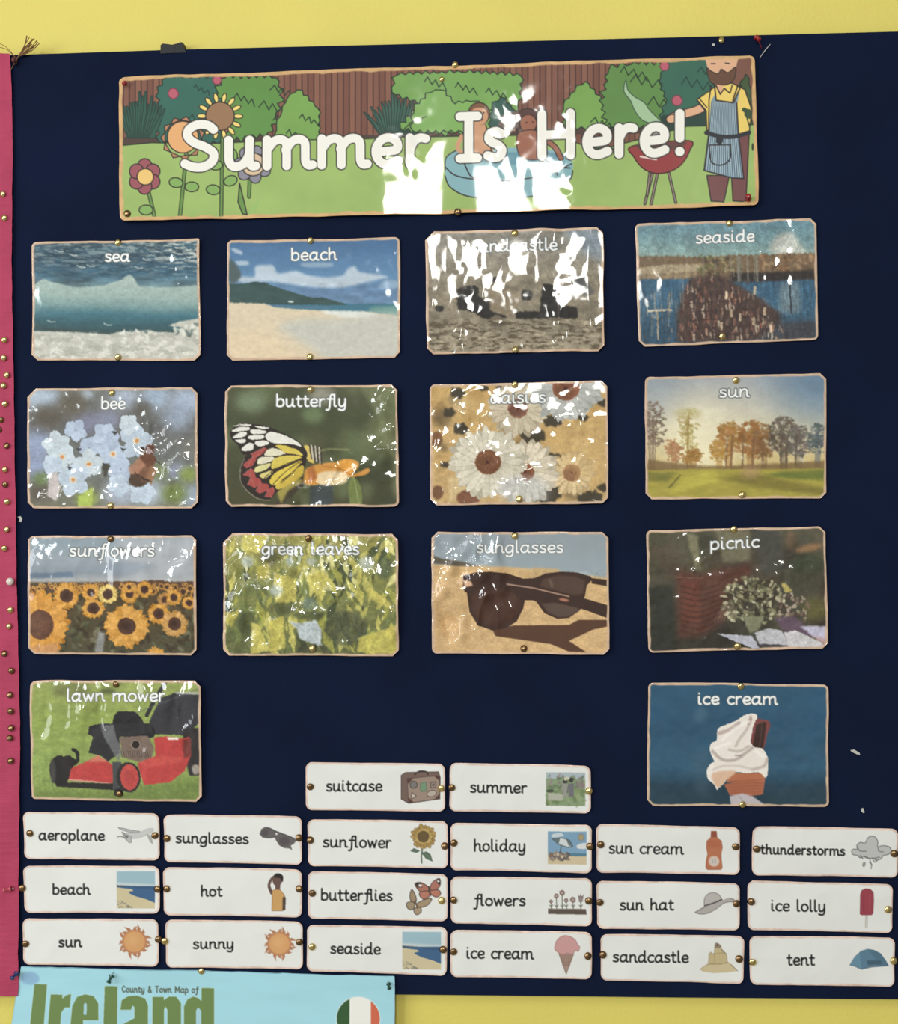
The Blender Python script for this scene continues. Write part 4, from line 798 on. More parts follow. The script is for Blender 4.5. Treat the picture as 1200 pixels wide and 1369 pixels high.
def p_mower(C):
    C.frame(30, 900, 4.8)
    C.grad([(40, (140, 154, 76)), (300, (134, 154, 70)), (600, (136, 158, 78)), (820, (116, 136, 62))])
    C.E(330, 100, 130, 50, (100, 104, 56), al=.7, soft=20); C.E(560, 110, 50, 20, (70, 76, 44), al=.7, soft=8)
    C.mottle(.12, 60, 30, 2, 4); C.mottle(.16, 8, 16, 3, 2, sstep(400, 800, C.Y)); C.P([(60, 740), (600, 760), (1150, 650), (1150, 820), (60, 820)], (96, 118, 54), .5, soft=14)
    bk = (30, 30, 34); rd = (188, 56, 54)
    C.L([(925, 55), (870, 150), (815, 260)], 26, (40, 40, 40)); C.P([(900, 150), (990, 120), (1150, 130), (1155, 300), (1060, 390), (860, 380), (830, 300)], (50, 50, 56), soft=2); C.P([(1040, 350), (1150, 340), (1150, 650), (1080, 650), (1050, 520)], (44, 40, 42), soft=3); C.E(1120, 610, 24, 34, (150, 140, 130), soft=4)
    C.L([(600, 300), (1150, 90)], 10, (90, 92, 94), .4, soft=3); C.L([(1000, 120), (1150, 122)], 16, (172, 174, 170), .7, soft=3)
    C.P([(595, 300), (620, 245), (660, 235), (740, 240), (780, 280), (800, 310), (860, 340), (850, 400), (700, 400), (600, 380)], bk, sm=True)
    C.P([(445, 330), (520, 315), (840, 310), (850, 370), (640, 400), (640, 500), (560, 560), (520, 520), (440, 500), (470, 400), (435, 380)], (40, 40, 44)); C.P([(510, 330), (600, 320), (620, 400), (660, 500), (630, 560), (540, 400)], (112, 114, 116), .75, soft=4)
    C.P([(640, 400), (820, 390), (860, 470), (840, 540), (760, 560), (660, 530)], (116, 96, 84), soft=2); C.E(742, 448, 26, 28, (40, 30, 28), ol=(4, (160, 150, 140)))
    for k in range(14): C.L([(650 + k * 14, 490), (655 + k * 14, 530)], 4, (60, 50, 46), .8)
    C.P([(300, 610), (420, 560), (500, 520), (590, 580), (590, 700), (300, 675)], rd, sm=False, soft=1); C.P([(430, 560), (500, 515), (560, 560)], (206, 130, 100), .7, soft=5); C.P([(750, 570), (870, 520), (860, 400), (940, 395), (1030, 410), (1080, 400), (1090, 520), (1050, 620), (960, 690), (790, 710)], rd, soft=1)
    C.P([(940, 400), (1020, 405), (1010, 418), (950, 416)], (224, 206, 196), soft=2); C.P([(1040, 420), (1090, 410), (1090, 520), (1050, 540)], (120, 50, 46), soft=4); C.P([(760, 560), (900, 520), (1040, 530), (1030, 560), (800, 600)], (206, 78, 70), .6, soft=6); C.L([(300, 672), (580, 700)], 9, (220, 160, 150), .7, soft=2)
    C.P([(220, 690), (600, 700), (620, 745), (230, 720)], (34, 34, 32), soft=2); C.E(255, 615, 66, 98, (28, 28, 28), ol=None); C.E(210, 620, 18, 80, (60, 60, 60), soft=5); C.P([(250, 530), (320, 515), (380, 560), (330, 600), (300, 660), (300, 700), (270, 710)], (32, 30, 30)); C.L([(345, 480), (370, 500), (372, 550)], 22, (34, 34, 34), sm=True)
    C.P([(590, 560), (650, 560), (650, 740), (590, 740)], (64, 66, 70), soft=2); C.E(692, 660, 78, 100, (42, 40, 40)); C.E(697, 660, 58, 84, (190, 64, 60)); C.E(697, 660, 34, 50, (176, 56, 54), soft=3); C.E(625, 760, 30, 30, (34, 34, 34))
    C.detail(.08, 5, 5)
    title(C, 'lawn mower', 92, 223.8, 936.9)

def p_icecream(C):
    C.frame(850, 900, 4.528)
    C.grad([(60, (36, 82, 112)), (300, (34, 78, 108)), (560, (40, 84, 112)), (640, (30, 68, 92)), (680, (28, 58, 76)), (800, (30, 58, 72))])
    C.mottle(.1, 120, 80, 3, 4)
    C.E(390, 250, 40, 50, (74, 110, 132), 30, .5, 16); C.E(400, 600, 60, 150, (72, 100, 116), 0, .35, 30)
    C.P([(700, 275), (730, 270), (800, 285), (812, 310), (790, 370), (770, 460), (690, 440)], (122, 60, 58), sm=False, soft=2); C.P([(725, 310), (770, 290), (785, 300), (765, 460), (700, 440)], (56, 34, 30), soft=2); C.L([(760, 290), (745, 440)], 7, (90, 60, 54), .7, soft=2)
    C.P([(530, 670), (780, 610), (765, 730), (650, 745), (565, 735)], (166, 92, 62), soft=1)
    C.P([(560, 600), (780, 600), (775, 660), (700, 640), (545, 660)], (176, 100, 66), soft=2)
    for k in range(5): C.L([(560, 650 + 18 * k), (770, 640 + 18 * k)], 4, (140, 74, 48), .6, soft=2)
    C.P([(565, 740), (640, 725), (700, 740), (780, 795), (570, 795)], (178, 170, 174), sm=False, soft=3); C.L([(620, 740), (660, 790)], 6, (140, 134, 140), .7, soft=3)
    wh = (222, 214, 204)
    C.P([(425, 590), (445, 550), (470, 530), (455, 500), (443, 455), (455, 420), (485, 400), (492, 335), (540, 310), (600, 285), (660, 248), (715, 242), (730, 265), (712, 300), (700, 350), (690, 410), (715, 445), (760, 455), (790, 500), (795, 560), (790, 620), (770, 625), (740, 598), (660, 602), (600, 594), (560, 610), (540, 650), (500, 690), (488, 702), (470, 670), (435, 640)], wh, sm=True)
    C.P([(455, 620), (480, 595), (600, 590), (540, 650), (500, 688), (470, 665)], (210, 172, 142), soft=5, sm=True)
    for q, c, w_ in (([(500, 360), (560, 340), (620, 300)], (170, 148, 138), 22), ([(690, 260), (670, 330), (620, 400), (600, 440)], (178, 164, 154), 16), ([(460, 470), (520, 520), (600, 520), (660, 480), (700, 450)], (164, 148, 138), 18), ([(560, 460), (620, 470), (680, 440)], (180, 166, 156), 16), ([(700, 580), (770, 560), (790, 520)], (176, 160, 150), 18), ([(690, 275), (680, 300)], (160, 130, 118), 20), ([(440, 590), (520, 560), (620, 560), (700, 580)], (196, 184, 174), 14), ([(600, 495), (630, 495)], (110, 96, 90), 8)): C.L(q, w_, c, .75, sm=True, soft=7)
    for q in ([(520, 400), (600, 330), (680, 290)], [(480, 450), (560, 420)], [(720, 470), (770, 500)], [(440, 600), (460, 560)]): C.L(q, 20, (234, 228, 220), .7, sm=True, soft=8)
    C.detail(.015, 5, 4)
    title(C, 'ice cream', 931.5, 1038.3, 942, xh=12)

# small pictures on the word cards (frame set by the caller to its own drawing units)
def i_plane(C):
    g, k = (196, 198, 196), (120, 122, 122)
    C.P([(900, 200), (1010, 190), (1060, 165), (1115, 160), (1112, 185), (1080, 205), (1000, 235), (930, 240), (900, 225)], g, sm=True, ol=(3, (160, 162, 160)))
    C.P([(835, 150), (870, 155), (940, 172), (1010, 182), (990, 195), (920, 188), (850, 165)], (176, 178, 176), ol=(4, k)); C.P([(1060, 205), (1100, 215), (1118, 290), (1090, 270)], (170, 170, 168), soft=1)
    C.P([(865, 185), (900, 205), (940, 225), (945, 270), (925, 275), (890, 240)], (180, 182, 180), ol=(4, k)); C.L([(830, 225), (860, 222), (890, 236)], 8, k); C.L([(880, 195), (905, 240)], 6, k); C.E(905, 225, 14, 10, (110, 112, 112))
def beach_pic(C, x0, y0, x1, y1):
    w, h = x1 - x0, y1 - y0; p = lambda q: [(x0 + a * w, y0 + b * h) for a, b in q]
    C.P(p([(0, 0), (1, 0), (1, 1), (0, 1)]), (206, 192, 150)); C.P(p([(0, 0), (1, 0), (1, .41), (0, .41)]), (150, 186, 200)); C.P(p([(0, .3), (1, .36), (1, .41), (0, .41)]), (192, 206, 208), soft=w * .02)
    C.P(p([(0, .38), (.5, .40), (1, .40), (1, .85), (.78, .76), (.5, .68), (.34, .6), (.3, .56), (.44, .52), (.38, .48), (.2, .46), (0, .43)]), (54, 96, 140)); C.P(p([(.4, .41), (1, .41), (1, .5), (.5, .46)]), (48, 84, 126), .8)
    C.P(p([(0, .37), (.45, .40), (0, .42)]), (76, 90, 98)); r = random.Random(2)
    for _ in range(60):
        t = r.random(); C.E(x0 + w * t * .42, y0 + h * (.99 - .28 * r.random() * (1 - t)), w * .02, w * .012, r.choice([(120, 124, 110), (86, 90, 80), (150, 148, 130)]), 0, .7, n=6)
def i_sun(C, cx, cy, r):
    for i in range(16):
        t = 2 * math.pi * i / 16; b = .22 * (-1 if i % 3 else 1); R1 = r * (1.62 if i % 2 else 1.42)
        C.P([(cx + r * .95 * math.cos(t - .17), cy + r * .95 * math.sin(t - .17)), (cx + r * 1.3 * math.cos(t - .1 + b * .3), cy + r * 1.3 * math.sin(t - .1 + b * .3)), (cx + R1 * math.cos(t + b), cy + R1 * math.sin(t + b)), (cx + r * 1.25 * math.cos(t + .12 + b * .2), cy + r * 1.25 * math.sin(t + .12 + b * .2)), (cx + r * .95 * math.cos(t + .17), cy + r * .95 * math.sin(t + .17))], (182, 122, 84))
    C.E(cx, cy, r * 1.1, None, (196, 130, 84)); C.E(cx, cy, r * .93, None, (218, 158, 96)); C.E(cx - r * .1, cy - r * .1, r * .5, None, (224, 168, 106), soft=r * .2)
def i_shades(C):
    g = (98, 94, 94)
    C.P([(805, 200), (820, 160), (850, 142), (880, 146), (940, 175), (1010, 200), (1070, 225), (1095, 250), (1075, 275), (1050, 290), (1062, 328), (1040, 312), (1000, 310), (960, 290), (935, 250), (925, 228), (880, 235), (830, 228)], g, sm=False)
    C.E(850, 188, 30, 28, (84, 78, 80), soft=6); C.E(1000, 255, 40, 34, (84, 78, 80), soft=6); C.E(938, 198, 8, 8, (230, 230, 226)); C.L([(860, 150), (940, 180), (1080, 235)], 4, (66, 62, 64))
def i_hot(C):
    sk = (104, 78, 68)
    C.L([(900, 660), (880, 600), (905, 545), (935, 530)], 22, sk, sm=True); C.P([(930, 580), (970, 590), (965, 640), (928, 640)], sk); C.E(945, 560, 38, 46, sk); C.P([(915, 535), (930, 510), (965, 508), (990, 530), (988, 570), (975, 565), (965, 545)], (40, 34, 34), sm=True)
    C.P([(1000, 680), (1012, 700), (1008, 790), (985, 800), (985, 700)], (84, 66, 54)); C.P([(905, 640), (930, 632), (968, 634), (1003, 680), (985, 700), (985, 798), (902, 798), (905, 700)], (208, 158, 88), ol=(4, (150, 110, 66)))
    C.L([(890, 610), (905, 650)], 5, (60, 44, 40))
def i_case(C):
    C.P([(622, 118), (650, 100), (850, 95), (860, 130), (858, 260), (668, 288), (622, 262)], (116, 92, 82), ol=(4, (70, 52, 50))); C.P([(658, 138), (855, 118), (858, 258), (668, 286)], (154, 132, 116), ol=(3, (80, 62, 58)))
    C.L([(705, 112), (735, 92), (775, 96), (785, 112)], 9, (58, 44, 44), sm=True)
    for q in ([(658, 138), (700, 132), (664, 172)], [(820, 120), (856, 118), (857, 152)], [(664, 250), (700, 282), (668, 286)], [(858, 225), (858, 258), (825, 262)]): C.P(q, (86, 58, 52))
    C.E(698, 175, 22, 22, (120, 116, 112), ol=(4, (60, 54, 54))); C.P([(738, 165), (775, 160), (775, 212), (740, 215)], (112, 146, 112), ol=(3, (80, 110, 84))); C.P([(802, 160), (832, 157), (833, 190), (803, 194)], (150, 134, 122), ol=(4, (72, 58, 54))); C.P([(682, 262), (688, 222), (715, 245)], (196, 184, 168), ol=(4, (84, 66, 60))); C.E(808, 228, 30, 19, (180, 168, 152), -12, ol=(4, (84, 66, 60))); C.E(818, 175, 8, 8, (100, 84, 78))
def i_flower(C):
    C.L([(752, 560), (745, 610), (747, 650)], 9, (84, 108, 88)); C.P([(748, 590), (775, 582), (800, 600), (812, 640), (775, 625)], (92, 116, 96), ol=(3, (60, 80, 66))); C.P([(680, 578), (700, 562), (735, 578), (715, 588)], (92, 116, 96), ol=(3, (60, 80, 66)))
    petals(C, 757, 490, 36, 76, 18, (176, 142, 72), 13, 3, .6, ol=(2, (110, 84, 44))); C.E(757, 490, 56, 56, (170, 138, 76), ol=(3, (120, 92, 50))); petals(C, 757, 490, 20, 56, 14, (186, 154, 86), 9, 5, .6); C.E(757, 490, 33, 33, (104, 84, 50), ol=(3, (76, 58, 36)))
def i_flies(C):
    def bf(pts, c, o=(60, 44, 44)): C.P(pts, c, sm=True, ol=None); C.L(spline(pts) + [spline(pts)[0]], 4, o)
    bf([(708, 775), (745, 770), (790, 800), (780, 825), (740, 825), (715, 800)], (176, 110, 92)); bf([(798, 800), (815, 765), (855, 745), (860, 785), (840, 810), (810, 820)], (176, 110, 92)); bf([(735, 830), (785, 822), (795, 850), (765, 870), (740, 858)], (186, 116, 94)); bf([(800, 820), (850, 815), (862, 840), (840, 858), (808, 845)], (186, 116, 94))
    C.P([(708, 775), (745, 772), (752, 800), (720, 800)], (56, 44, 44)); C.P([(835, 755), (860, 745), (860, 785), (842, 775)], (56, 44, 44)); C.E(738, 788, 12, 8, (222, 216, 208)); C.E(848, 762, 8, 6, (222, 216, 208)); C.L([(790, 795), (800, 850)], 8, (70, 50, 44))
    bf([(688, 812), (712, 855), (712, 890), (685, 885), (675, 850)], (160, 136, 104)); bf([(715, 900), (770, 870), (808, 868), (785, 905), (740, 920)], (166, 142, 108)); bf([(655, 895), (690, 885), (705, 905), (690, 935), (662, 925)], (160, 140, 108)); bf([(705, 925), (738, 920), (745, 945), (720, 965), (702, 950)], (170, 146, 112)); C.L([(705, 880), (722, 925)], 8, (96, 76, 56))
def i_summer(C):
    C.P([(617, 95), (847, 97), (847, 295), (615, 292)], (134, 158, 118)); C.P([(617, 95), (847, 97), (847, 140), (617, 130)], (168, 184, 190)); r = random.Random(5)
    leafy(C, (630, 115, 840, 190), 60, 14, [(96, 124, 84), (126, 140, 110), (150, 130, 130), (84, 104, 76)], 4, .7, 1); leafy(C, (620, 190, 845, 290), 60, 16, [(128, 150, 96), (150, 166, 116), (104, 126, 78)], 6, .6, 1)
    C.P([(625, 215), (720, 225), (715, 262), (630, 258)], (176, 178, 160), soft=3); C.E(640, 205, 24, 10, (70, 84, 66)); 
    for x, w_, c in ((728, 14, (150, 150, 142)), (765, 16, (112, 110, 116))): C.E(x, 140 if x > 740 else 150, 13, 14, (60, 60, 54)); C.P([(x - w_, 160), (x + w_, 160), (x + w_ * .9, 240), (x - w_ * .9, 240)], c); C.L([(x - w_, 170), (x - w_ - 8, 215)], 7, c)
    C.P([(722, 128), (745, 120), (758, 135), (724, 145)], (206, 200, 176)); C.P([(790, 150), (840, 150), (846, 190), (800, 195)], (140, 120, 124), .7, soft=3)
def i_holiday(C):
    C.P([(627, 443), (855, 445), (855, 640), (627, 637)], (118, 160, 192)); C.P([(627, 580), (720, 570), (855, 586), (855, 640), (627, 637)], (206, 188, 150)); C.P([(740, 572), (855, 574), (855, 592), (740, 590)], (76, 126, 150))
    C.P([(650, 462), (700, 452), (720, 470), (660, 480)], (196, 208, 214), sm=True); C.P([(800, 525), (850, 512), (855, 545), (805, 545)], (214, 218, 216), sm=True); C.E(822, 478, 17, 20, (166, 152, 116), ol=(2, (120, 104, 80)))
    C.P([(652, 488), (705, 480), (755, 495), (775, 532), (745, 538), (690, 520)], (206, 214, 214), ol=(4, (66, 78, 84))); C.P([(652, 488), (700, 482), (690, 520)], (96, 116, 120)); C.P([(735, 490), (755, 496), (775, 532), (750, 528)], (96, 116, 120)); C.L([(706, 530), (698, 580)], 6, (84, 76, 70))
    leafy(C, (640, 568, 750, 612), 50, 12, [(120, 108, 104), (96, 86, 84), (150, 136, 120)], 3, .9); C.P([(627, 590), (640, 566), (670, 572), (640, 600)], (130, 110, 96))
def i_bed(C):
    C.P([(628, 898), (852, 900), (856, 933), (628, 930)], (92, 78, 70)); C.P([(628, 898), (852, 900), (853, 908), (628, 906)], (120, 104, 94))
    for x, y, q in ((646, 856, 11), (677, 824, 15), (711, 805, 18), (735, 850, 14), (775, 846, 18), (820, 835, 14)):
        C.L([(x, y), (x + 2, 900)], 5, (92, 104, 84)); C.L([(x - 9, 878), (x + 2, 890), (x + 11, 876)], 4, (92, 104, 84)); petals(C, x, y, q * .4, q * 1.05, 7, (150, 124, 116), q * .3, x, vary=0); C.E(x, y, q * .75, q * .8, (146, 118, 112), ol=(3, (104, 84, 80))); C.E(x, y, q * .35, q * .35, (186, 166, 150))
    C.P([(805, 815), (815, 835), (820, 812), (826, 835), (838, 815), (830, 858), (812, 858)], (150, 136, 130), ol=(2, (110, 96, 92)))
def i_cone(C):
    C.P([(692, 1165), (780, 1165), (735, 1285)], (170, 138, 122), ol=(3, (120, 92, 80)))
    for k in range(5): C.L([(700 + k * 16, 1172), (725 + k * 8, 1235 + (k % 2) * 8)], 2.5, (136, 106, 92)); C.L([(775 - k * 16, 1172), (745 - k * 8, 1235)], 2.5, (136, 106, 92))
    C.P([(668, 1140), (668, 1120), (680, 1085), (710, 1060), (745, 1058), (785, 1078), (803, 1110), (815, 1125), (806, 1150), (790, 1145), (770, 1168), (745, 1160), (715, 1170), (690, 1158)], (206, 150, 148), sm=True); C.L(spline([(668, 1140), (668, 1120), (680, 1085), (710, 1060), (745, 1058), (785, 1078), (803, 1110), (815, 1125), (806, 1150), (790, 1145), (770, 1168), (745, 1160), (715, 1170), (690, 1158), (668, 1140)], False), 3, (160, 108, 108))
def i_bottle(C):
    C.P([(912, 115), (952, 115), (957, 165), (990, 190), (998, 240), (988, 290), (990, 330), (997, 395), (985, 408), (885, 408), (870, 395), (875, 330), (885, 290), (875, 240), (878, 190), (908, 165)], (190, 112, 74), ol=(3, (150, 80, 54)))
    C.P([(912, 115), (952, 115), (957, 162), (908, 162)], (152, 76, 54)); C.P([(890, 180), (980, 185), (985, 240), (885, 240)], (176, 92, 62), .6, soft=8); C.E(933, 345, 42, 42, (214, 178, 160)); C.E(933, 345, 30, 30, (206, 196, 186)); C.L([(920, 332), (924, 358)], 4, (140, 130, 126)); C.L([(934, 332), (946, 340), (936, 352), (946, 358)], 4, (140, 130, 126))
def i_hat(C):
    C.P([(788, 732), (850, 690), (860, 680), (990, 640), (1050, 622), (1085, 635), (1095, 660), (1060, 655), (1010, 662), (950, 705), (890, 738), (830, 746)], (176, 170, 164), sm=True); C.L(spline([(788, 732), (830, 746), (890, 738), (950, 705), (1010, 662), (1060, 652), (1095, 660), (1085, 635), (1050, 622)], False), 4, (96, 90, 88))
    C.P([(860, 680), (858, 640), (872, 605), (905, 584), (945, 584), (975, 602), (992, 636), (930, 658)], (186, 180, 174), sm=True); C.L(spline([(860, 680), (858, 640), (872, 605), (905, 584), (945, 584), (975, 602), (992, 636)], False), 4, (104, 98, 96)); C.L([(862, 682), (925, 662), (992, 634)], 10, (70, 66, 66), sm=True); C.L([(860, 692), (788, 732)], 4, (96, 90, 88))
def i_castle(C):
    k = (150, 130, 88); s_ = (206, 190, 146)
    C.P([(825, 1168), (870, 1135), (900, 1110), (1040, 1108), (1075, 1135), (1115, 1178), (1040, 1190), (930, 1196), (850, 1186)], s_, sm=False); C.P([(890, 1120), (896, 1045), (912, 1035), (920, 1048), (935, 1045), (938, 1000), (945, 970), (960, 968), (985, 985), (992, 1015), (1015, 1040), (1030, 1050), (1035, 1115), (980, 1130)], (196, 178, 130), ol=(3, k))
    C.L([(935, 1050), (940, 1120)], 3, k); C.L([(925, 1052), (1010, 1040)], 4, k); C.P([(940, 985), (945, 968), (965, 970), (985, 990), (975, 1005), (945, 1003)], (150, 134, 110), ol=(3, (96, 84, 70))); C.L([(875, 1135), (900, 1128), (960, 1128), (1040, 1118)], 4, k, sm=True); C.L([(825, 1168), (870, 1136)], 3, k); C.L([(1060, 1130), (1115, 1180)], 4, (130, 112, 90)); C.L([(992, 1015), (1020, 1045)], 6, (110, 98, 80)); C.E(960, 985, 7, 7, (84, 74, 64))
def i_cloud(C):
    g = (188, 190, 188); k = (84, 86, 86)
    pts = [(838, 270), (850, 252), (880, 250), (878, 222), (905, 200), (940, 205), (960, 170), (990, 152), (1022, 165), (1038, 200), (1036, 235), (1070, 225), (1120, 232), (1140, 262), (1120, 290), (1080, 300), (1060, 325), (1020, 335), (1000, 318), (975, 325), (940, 305), (905, 318), (880, 300), (848, 292)]
    C.P(pts, g, sm=True); q = spline(pts); C.L(q + [q[0]], 5, k); C.L([(885, 240), (900, 265), (950, 268)], 5, k, sm=True); C.L([(1040, 240), (1045, 268), (1080, 272)], 5, k, sm=True)
    for q in ([(930, 305), (955, 320), (1000, 322), (1050, 312)], [(900, 300), (925, 325)], [(1000, 335), (1015, 350), (1035, 335)]): C.L(q, 7, (110, 112, 112), sm=True)
    C.E(932, 368, 9, 16, (170, 174, 174), 15, ol=(4, k)); C.L([(975, 330), (990, 370), (985, 400)], 7, (120, 122, 122)); C.L([(970, 350), (995, 372)], 4, k)
def i_lolly(C):
    C.L([(953, 750), (950, 848)], 15, (206, 204, 196)); C.L([(945, 750), (942, 846)], 3, (160, 158, 150)); C.L([(960, 750), (957, 846)], 3, (160, 158, 150))
    C.P([(902, 745), (904, 600), (915, 565), (945, 552), (980, 556), (1004, 580), (1006, 640), (1002, 740), (990, 752), (915, 752)], (160, 58, 72), ol=(3, (120, 40, 52))); C.L([(930, 600), (928, 720)], 9, (140, 44, 58), .6, soft=2); C.L([(975, 600), (975, 720)], 9, (178, 78, 90), .6, soft=2)
def i_tent(C):
    C.P([(822, 1132), (860, 1070), (910, 1025), (960, 1010), (1010, 1018), (1060, 1045), (1100, 1100), (1122, 1140), (1060, 1142), (990, 1150), (915, 1167), (860, 1142)], (84, 126, 152)); C.P([(822, 1132), (860, 1070), (900, 1040), (905, 1100), (915, 1167), (860, 1142)], (98, 142, 168)); C.P([(960, 1012), (1010, 1018), (1060, 1045), (1100, 1100), (1122, 1140), (1060, 1140)], (72, 108, 132), .7)
    C.P([(955, 1100), (1060, 1098), (1070, 1130), (960, 1134)], (56, 86, 104), .8, soft=3); C.L([(822, 1132), (860, 1142), (915, 1167), (990, 1150), (1122, 1140)], 3.5, (56, 80, 96))

# ------------------------------------------------------------------ the setting
def slab(name, outline, h0, h1, mat, parent=None):
    n = len(outline); o = np.array(outline, float)
    V = np.concatenate([W(o[:, 0], o[:, 1], h1), W(o[:, 0], o[:, 1], h0)]); c = V.mean(0)
    F_ = [list(range(n))[::-1], list(range(n, 2 * n))] + [[i, (i + 1) % n, n + (i + 1) % n, n + i] for i in range(n)]
    return mesh(name, V - c, F_, mat, parent, loc=tuple(c) if parent is None else None)
yb = 14 * S
tag(mesh('wall_back', [(-3, yb, 0), (3, yb, 0), (3, yb, 3.3), (-3, yb, 3.3), (-3, yb + .1, 0), (3, yb + .1, 0), (3, yb + .1, 3.3), (-3, yb + .1, 3.3)],
         [[0, 1, 2, 3], [5, 4, 7, 6], [1, 5, 6, 2], [4, 0, 3, 7], [3, 2, 6, 7], [4, 5, 1, 0]], M_wall), kind='structure')
M_floor = material('grey_vinyl_floor', (150, 146, 140), rough=0.5, noise=(20, .1, 3))
tag(mesh('floor', [(-3, -6, 0), (3, -6, 0), (3, yb + .1, 0), (-3, yb + .1, 0), (-3, -6, -.1), (3, -6, -.1), (3, yb + .1, -.1), (-3, yb + .1, -.1)],
         [[0, 1, 2, 3], [7, 6, 5, 4], [4, 5, 1, 0], [5, 6, 2, 1], [6, 7, 3, 2], [7, 4, 0, 3]], M_floor), kind='structure')
bd = empty('display_board', tuple(W(740, 700)), 'large display board covered in dark navy felt on the yellow wall', 'board')
def child_slab(name, outline, h0, h1, mat, root):
    o = slab(name, outline, h0, h1, mat, root); V0 = np.concatenate([W(*np.array(outline, float).T, h1), W(*np.array(outline, float).T, h0)]).mean(0)
    o.location = tuple(V0 - np.array(root.location)); return o
edge = [(13, 73.6), (230, 66.5), (600, 57.5), (900, 50), (1200, 42), (1460, 35), (1460, 1339), (1200, 1336), (900, 1333.5), (530, 1329.5), (23, 1325)] + [(x_ - 4, y_) for x_, y_ in ((26, 1280), (27, 1200), (27.5, 1100), (28.2, 1000), (27, 900), (24, 760), (22, 640), (20, 500), (18.5, 400), (18, 300), (19, 200), (17.5, 120), (16.5, 100), (15.5, 76))]
child_slab('felt_covering', edge, -13, 0, M_navy, bd)
# folded scrap of dark tape at the board's top edge
tp = empty('tape_scrap', tuple(W(231, 64, 1)), 'folded scrap of black tape sticking up over the top edge of the navy board', 'tape')
child_slab('tape_fold', [(214.5, 72), (215, 60.5), (218, 58.5), (226, 59.5), (233, 60.5), (233.5, 71)], -12.5, 1.2, M_tape, tp)
child_slab('tape_fold', [(229, 71), (230, 60), (238, 58), (241, 56.5), (244.5, 57), (245.5, 65), (249, 69.5), (249, 70.5)], -12.5, .8, M_tape, tp)

# pink crepe paper border over the neighbouring board
ys = np.linspace(73, 1330, 900); rx = np.interp(ys, [73, 100, 120, 200, 300, 400, 500, 640, 760, 900, 1000, 1100, 1200, 1280, 1318, 1330], [15, 16.5, 17.5, 19, 18, 18.5, 20, 22, 24, 27, 28.5, 27.5, 27, 26.5, 26.5, 25])
rx = rx + (vnoise(900, 1, 22, 1, 5, 3)[:, 0] - .5) * 1.8
xs = np.concatenate([np.linspace(-300, -12, 30), np.linspace(-10, 0, 26) * 0 + np.linspace(-10, 0, 26)])
t = np.concatenate([np.linspace(0, .88, 24), np.linspace(.89, 1, 30)])
PX = -300 + (rx[:, None] + 300) * t[None, :]; PY = ys[:, None] + (vnoise(900, 54, 60, 30, 2, 2) - .5) * 1.5 - 2 * (t[None, :] - 1) * .0
H = 5 + (vnoise(900, 54, 3.2, 30, 8, 3) - .5) * 1.1 + (vnoise(900, 54, 60, 20, 9, 2) - .5) * 3.5
P3 = W(PX, PY, H).reshape(-1, 3); c0 = W(-120, 700, 0)
idx = np.arange(900 * 54).reshape(900, 54); Fp = np.stack([idx[:-1, :-1], idx[1:, :-1], idx[1:, 1:], idx[:-1, 1:]], -1).reshape(-1, 4)
pk = empty('crepe_border', tuple(c0), 'crinkled pink crepe paper covering of the board beside the navy one', 'border')
mesh('crepe_sheet', P3 - c0, Fp, M_pink, pk, smooth=True)
eo = [(float(a), float(b)) for a, b in zip(rx[::18], ys[::18])] + [(25, 1329.5)]
child_slab('backing_board', [(-300, 76)] + [(a - 7, b) for a, b in eo if 76 < b < 1328] + [(-300, 1327)], -13, 2.6, material('pink_board_edge', (150, 60, 90), rough=.8), pk)

# ------------------------------------------------------------------ banner, picture cards, word cards, map
def card(name, quad, paint, mat, label, cat, group=None, base=(200, 200, 200), **k):
    C = Canvas(quad, base); paint(C); r = empty(name, (0, 0, 0), label, cat, group); sheet(r, quad, C, mat, **k); return r
def region(cx, cy, rx_, ry_): return lambda u, v: np.exp(-((u - cx) / rx_) ** 2 - ((v - cy) / ry_) ** 2)
def regions(*rs, floor=.12): return lambda u, v: floor + sum(a * region(*q)(u, v) for a, *q in rs)

def banner_h(u, v, a, b, ny, nx):
    f = crinkle(.13, 22, 70, 40, .3, regions((1, .62, .45, .05, .3), (.7, .17, .75, .04, .2), (1, .7, .6, .02, .5), (.8, .45, .5, .04, .3), (.5, .99, .5, .02, .6), floor=.07), 0)(u, v, a, b, ny, nx)
    # long vertical undulations of the strip between its tacks
    g = 1.6 * np.sin(u * 2 * np.pi * 3.1 + .8) * (.5 + .5 * v) + 1.4 * np.sin(u * 2 * np.pi * 7 + 2) * np.exp(-((u - .55) / .2) ** 2) * v
    return f + 3 + g - .8 * np.cos(np.pi * v)
card('banner', [(161, 104.8), (1007.5, 75.7), (1013, 276.7), (162.8, 297.4)], p_banner, M_laminate,
     'long laminated banner reading Summer Is Here! with a cartoon garden', 'banner', margin=4.4, rimvar=.09, rim=(214, 174, 122), corners=((8, 'r'),) * 4, height=banner_h, seed=3, wob=.9)

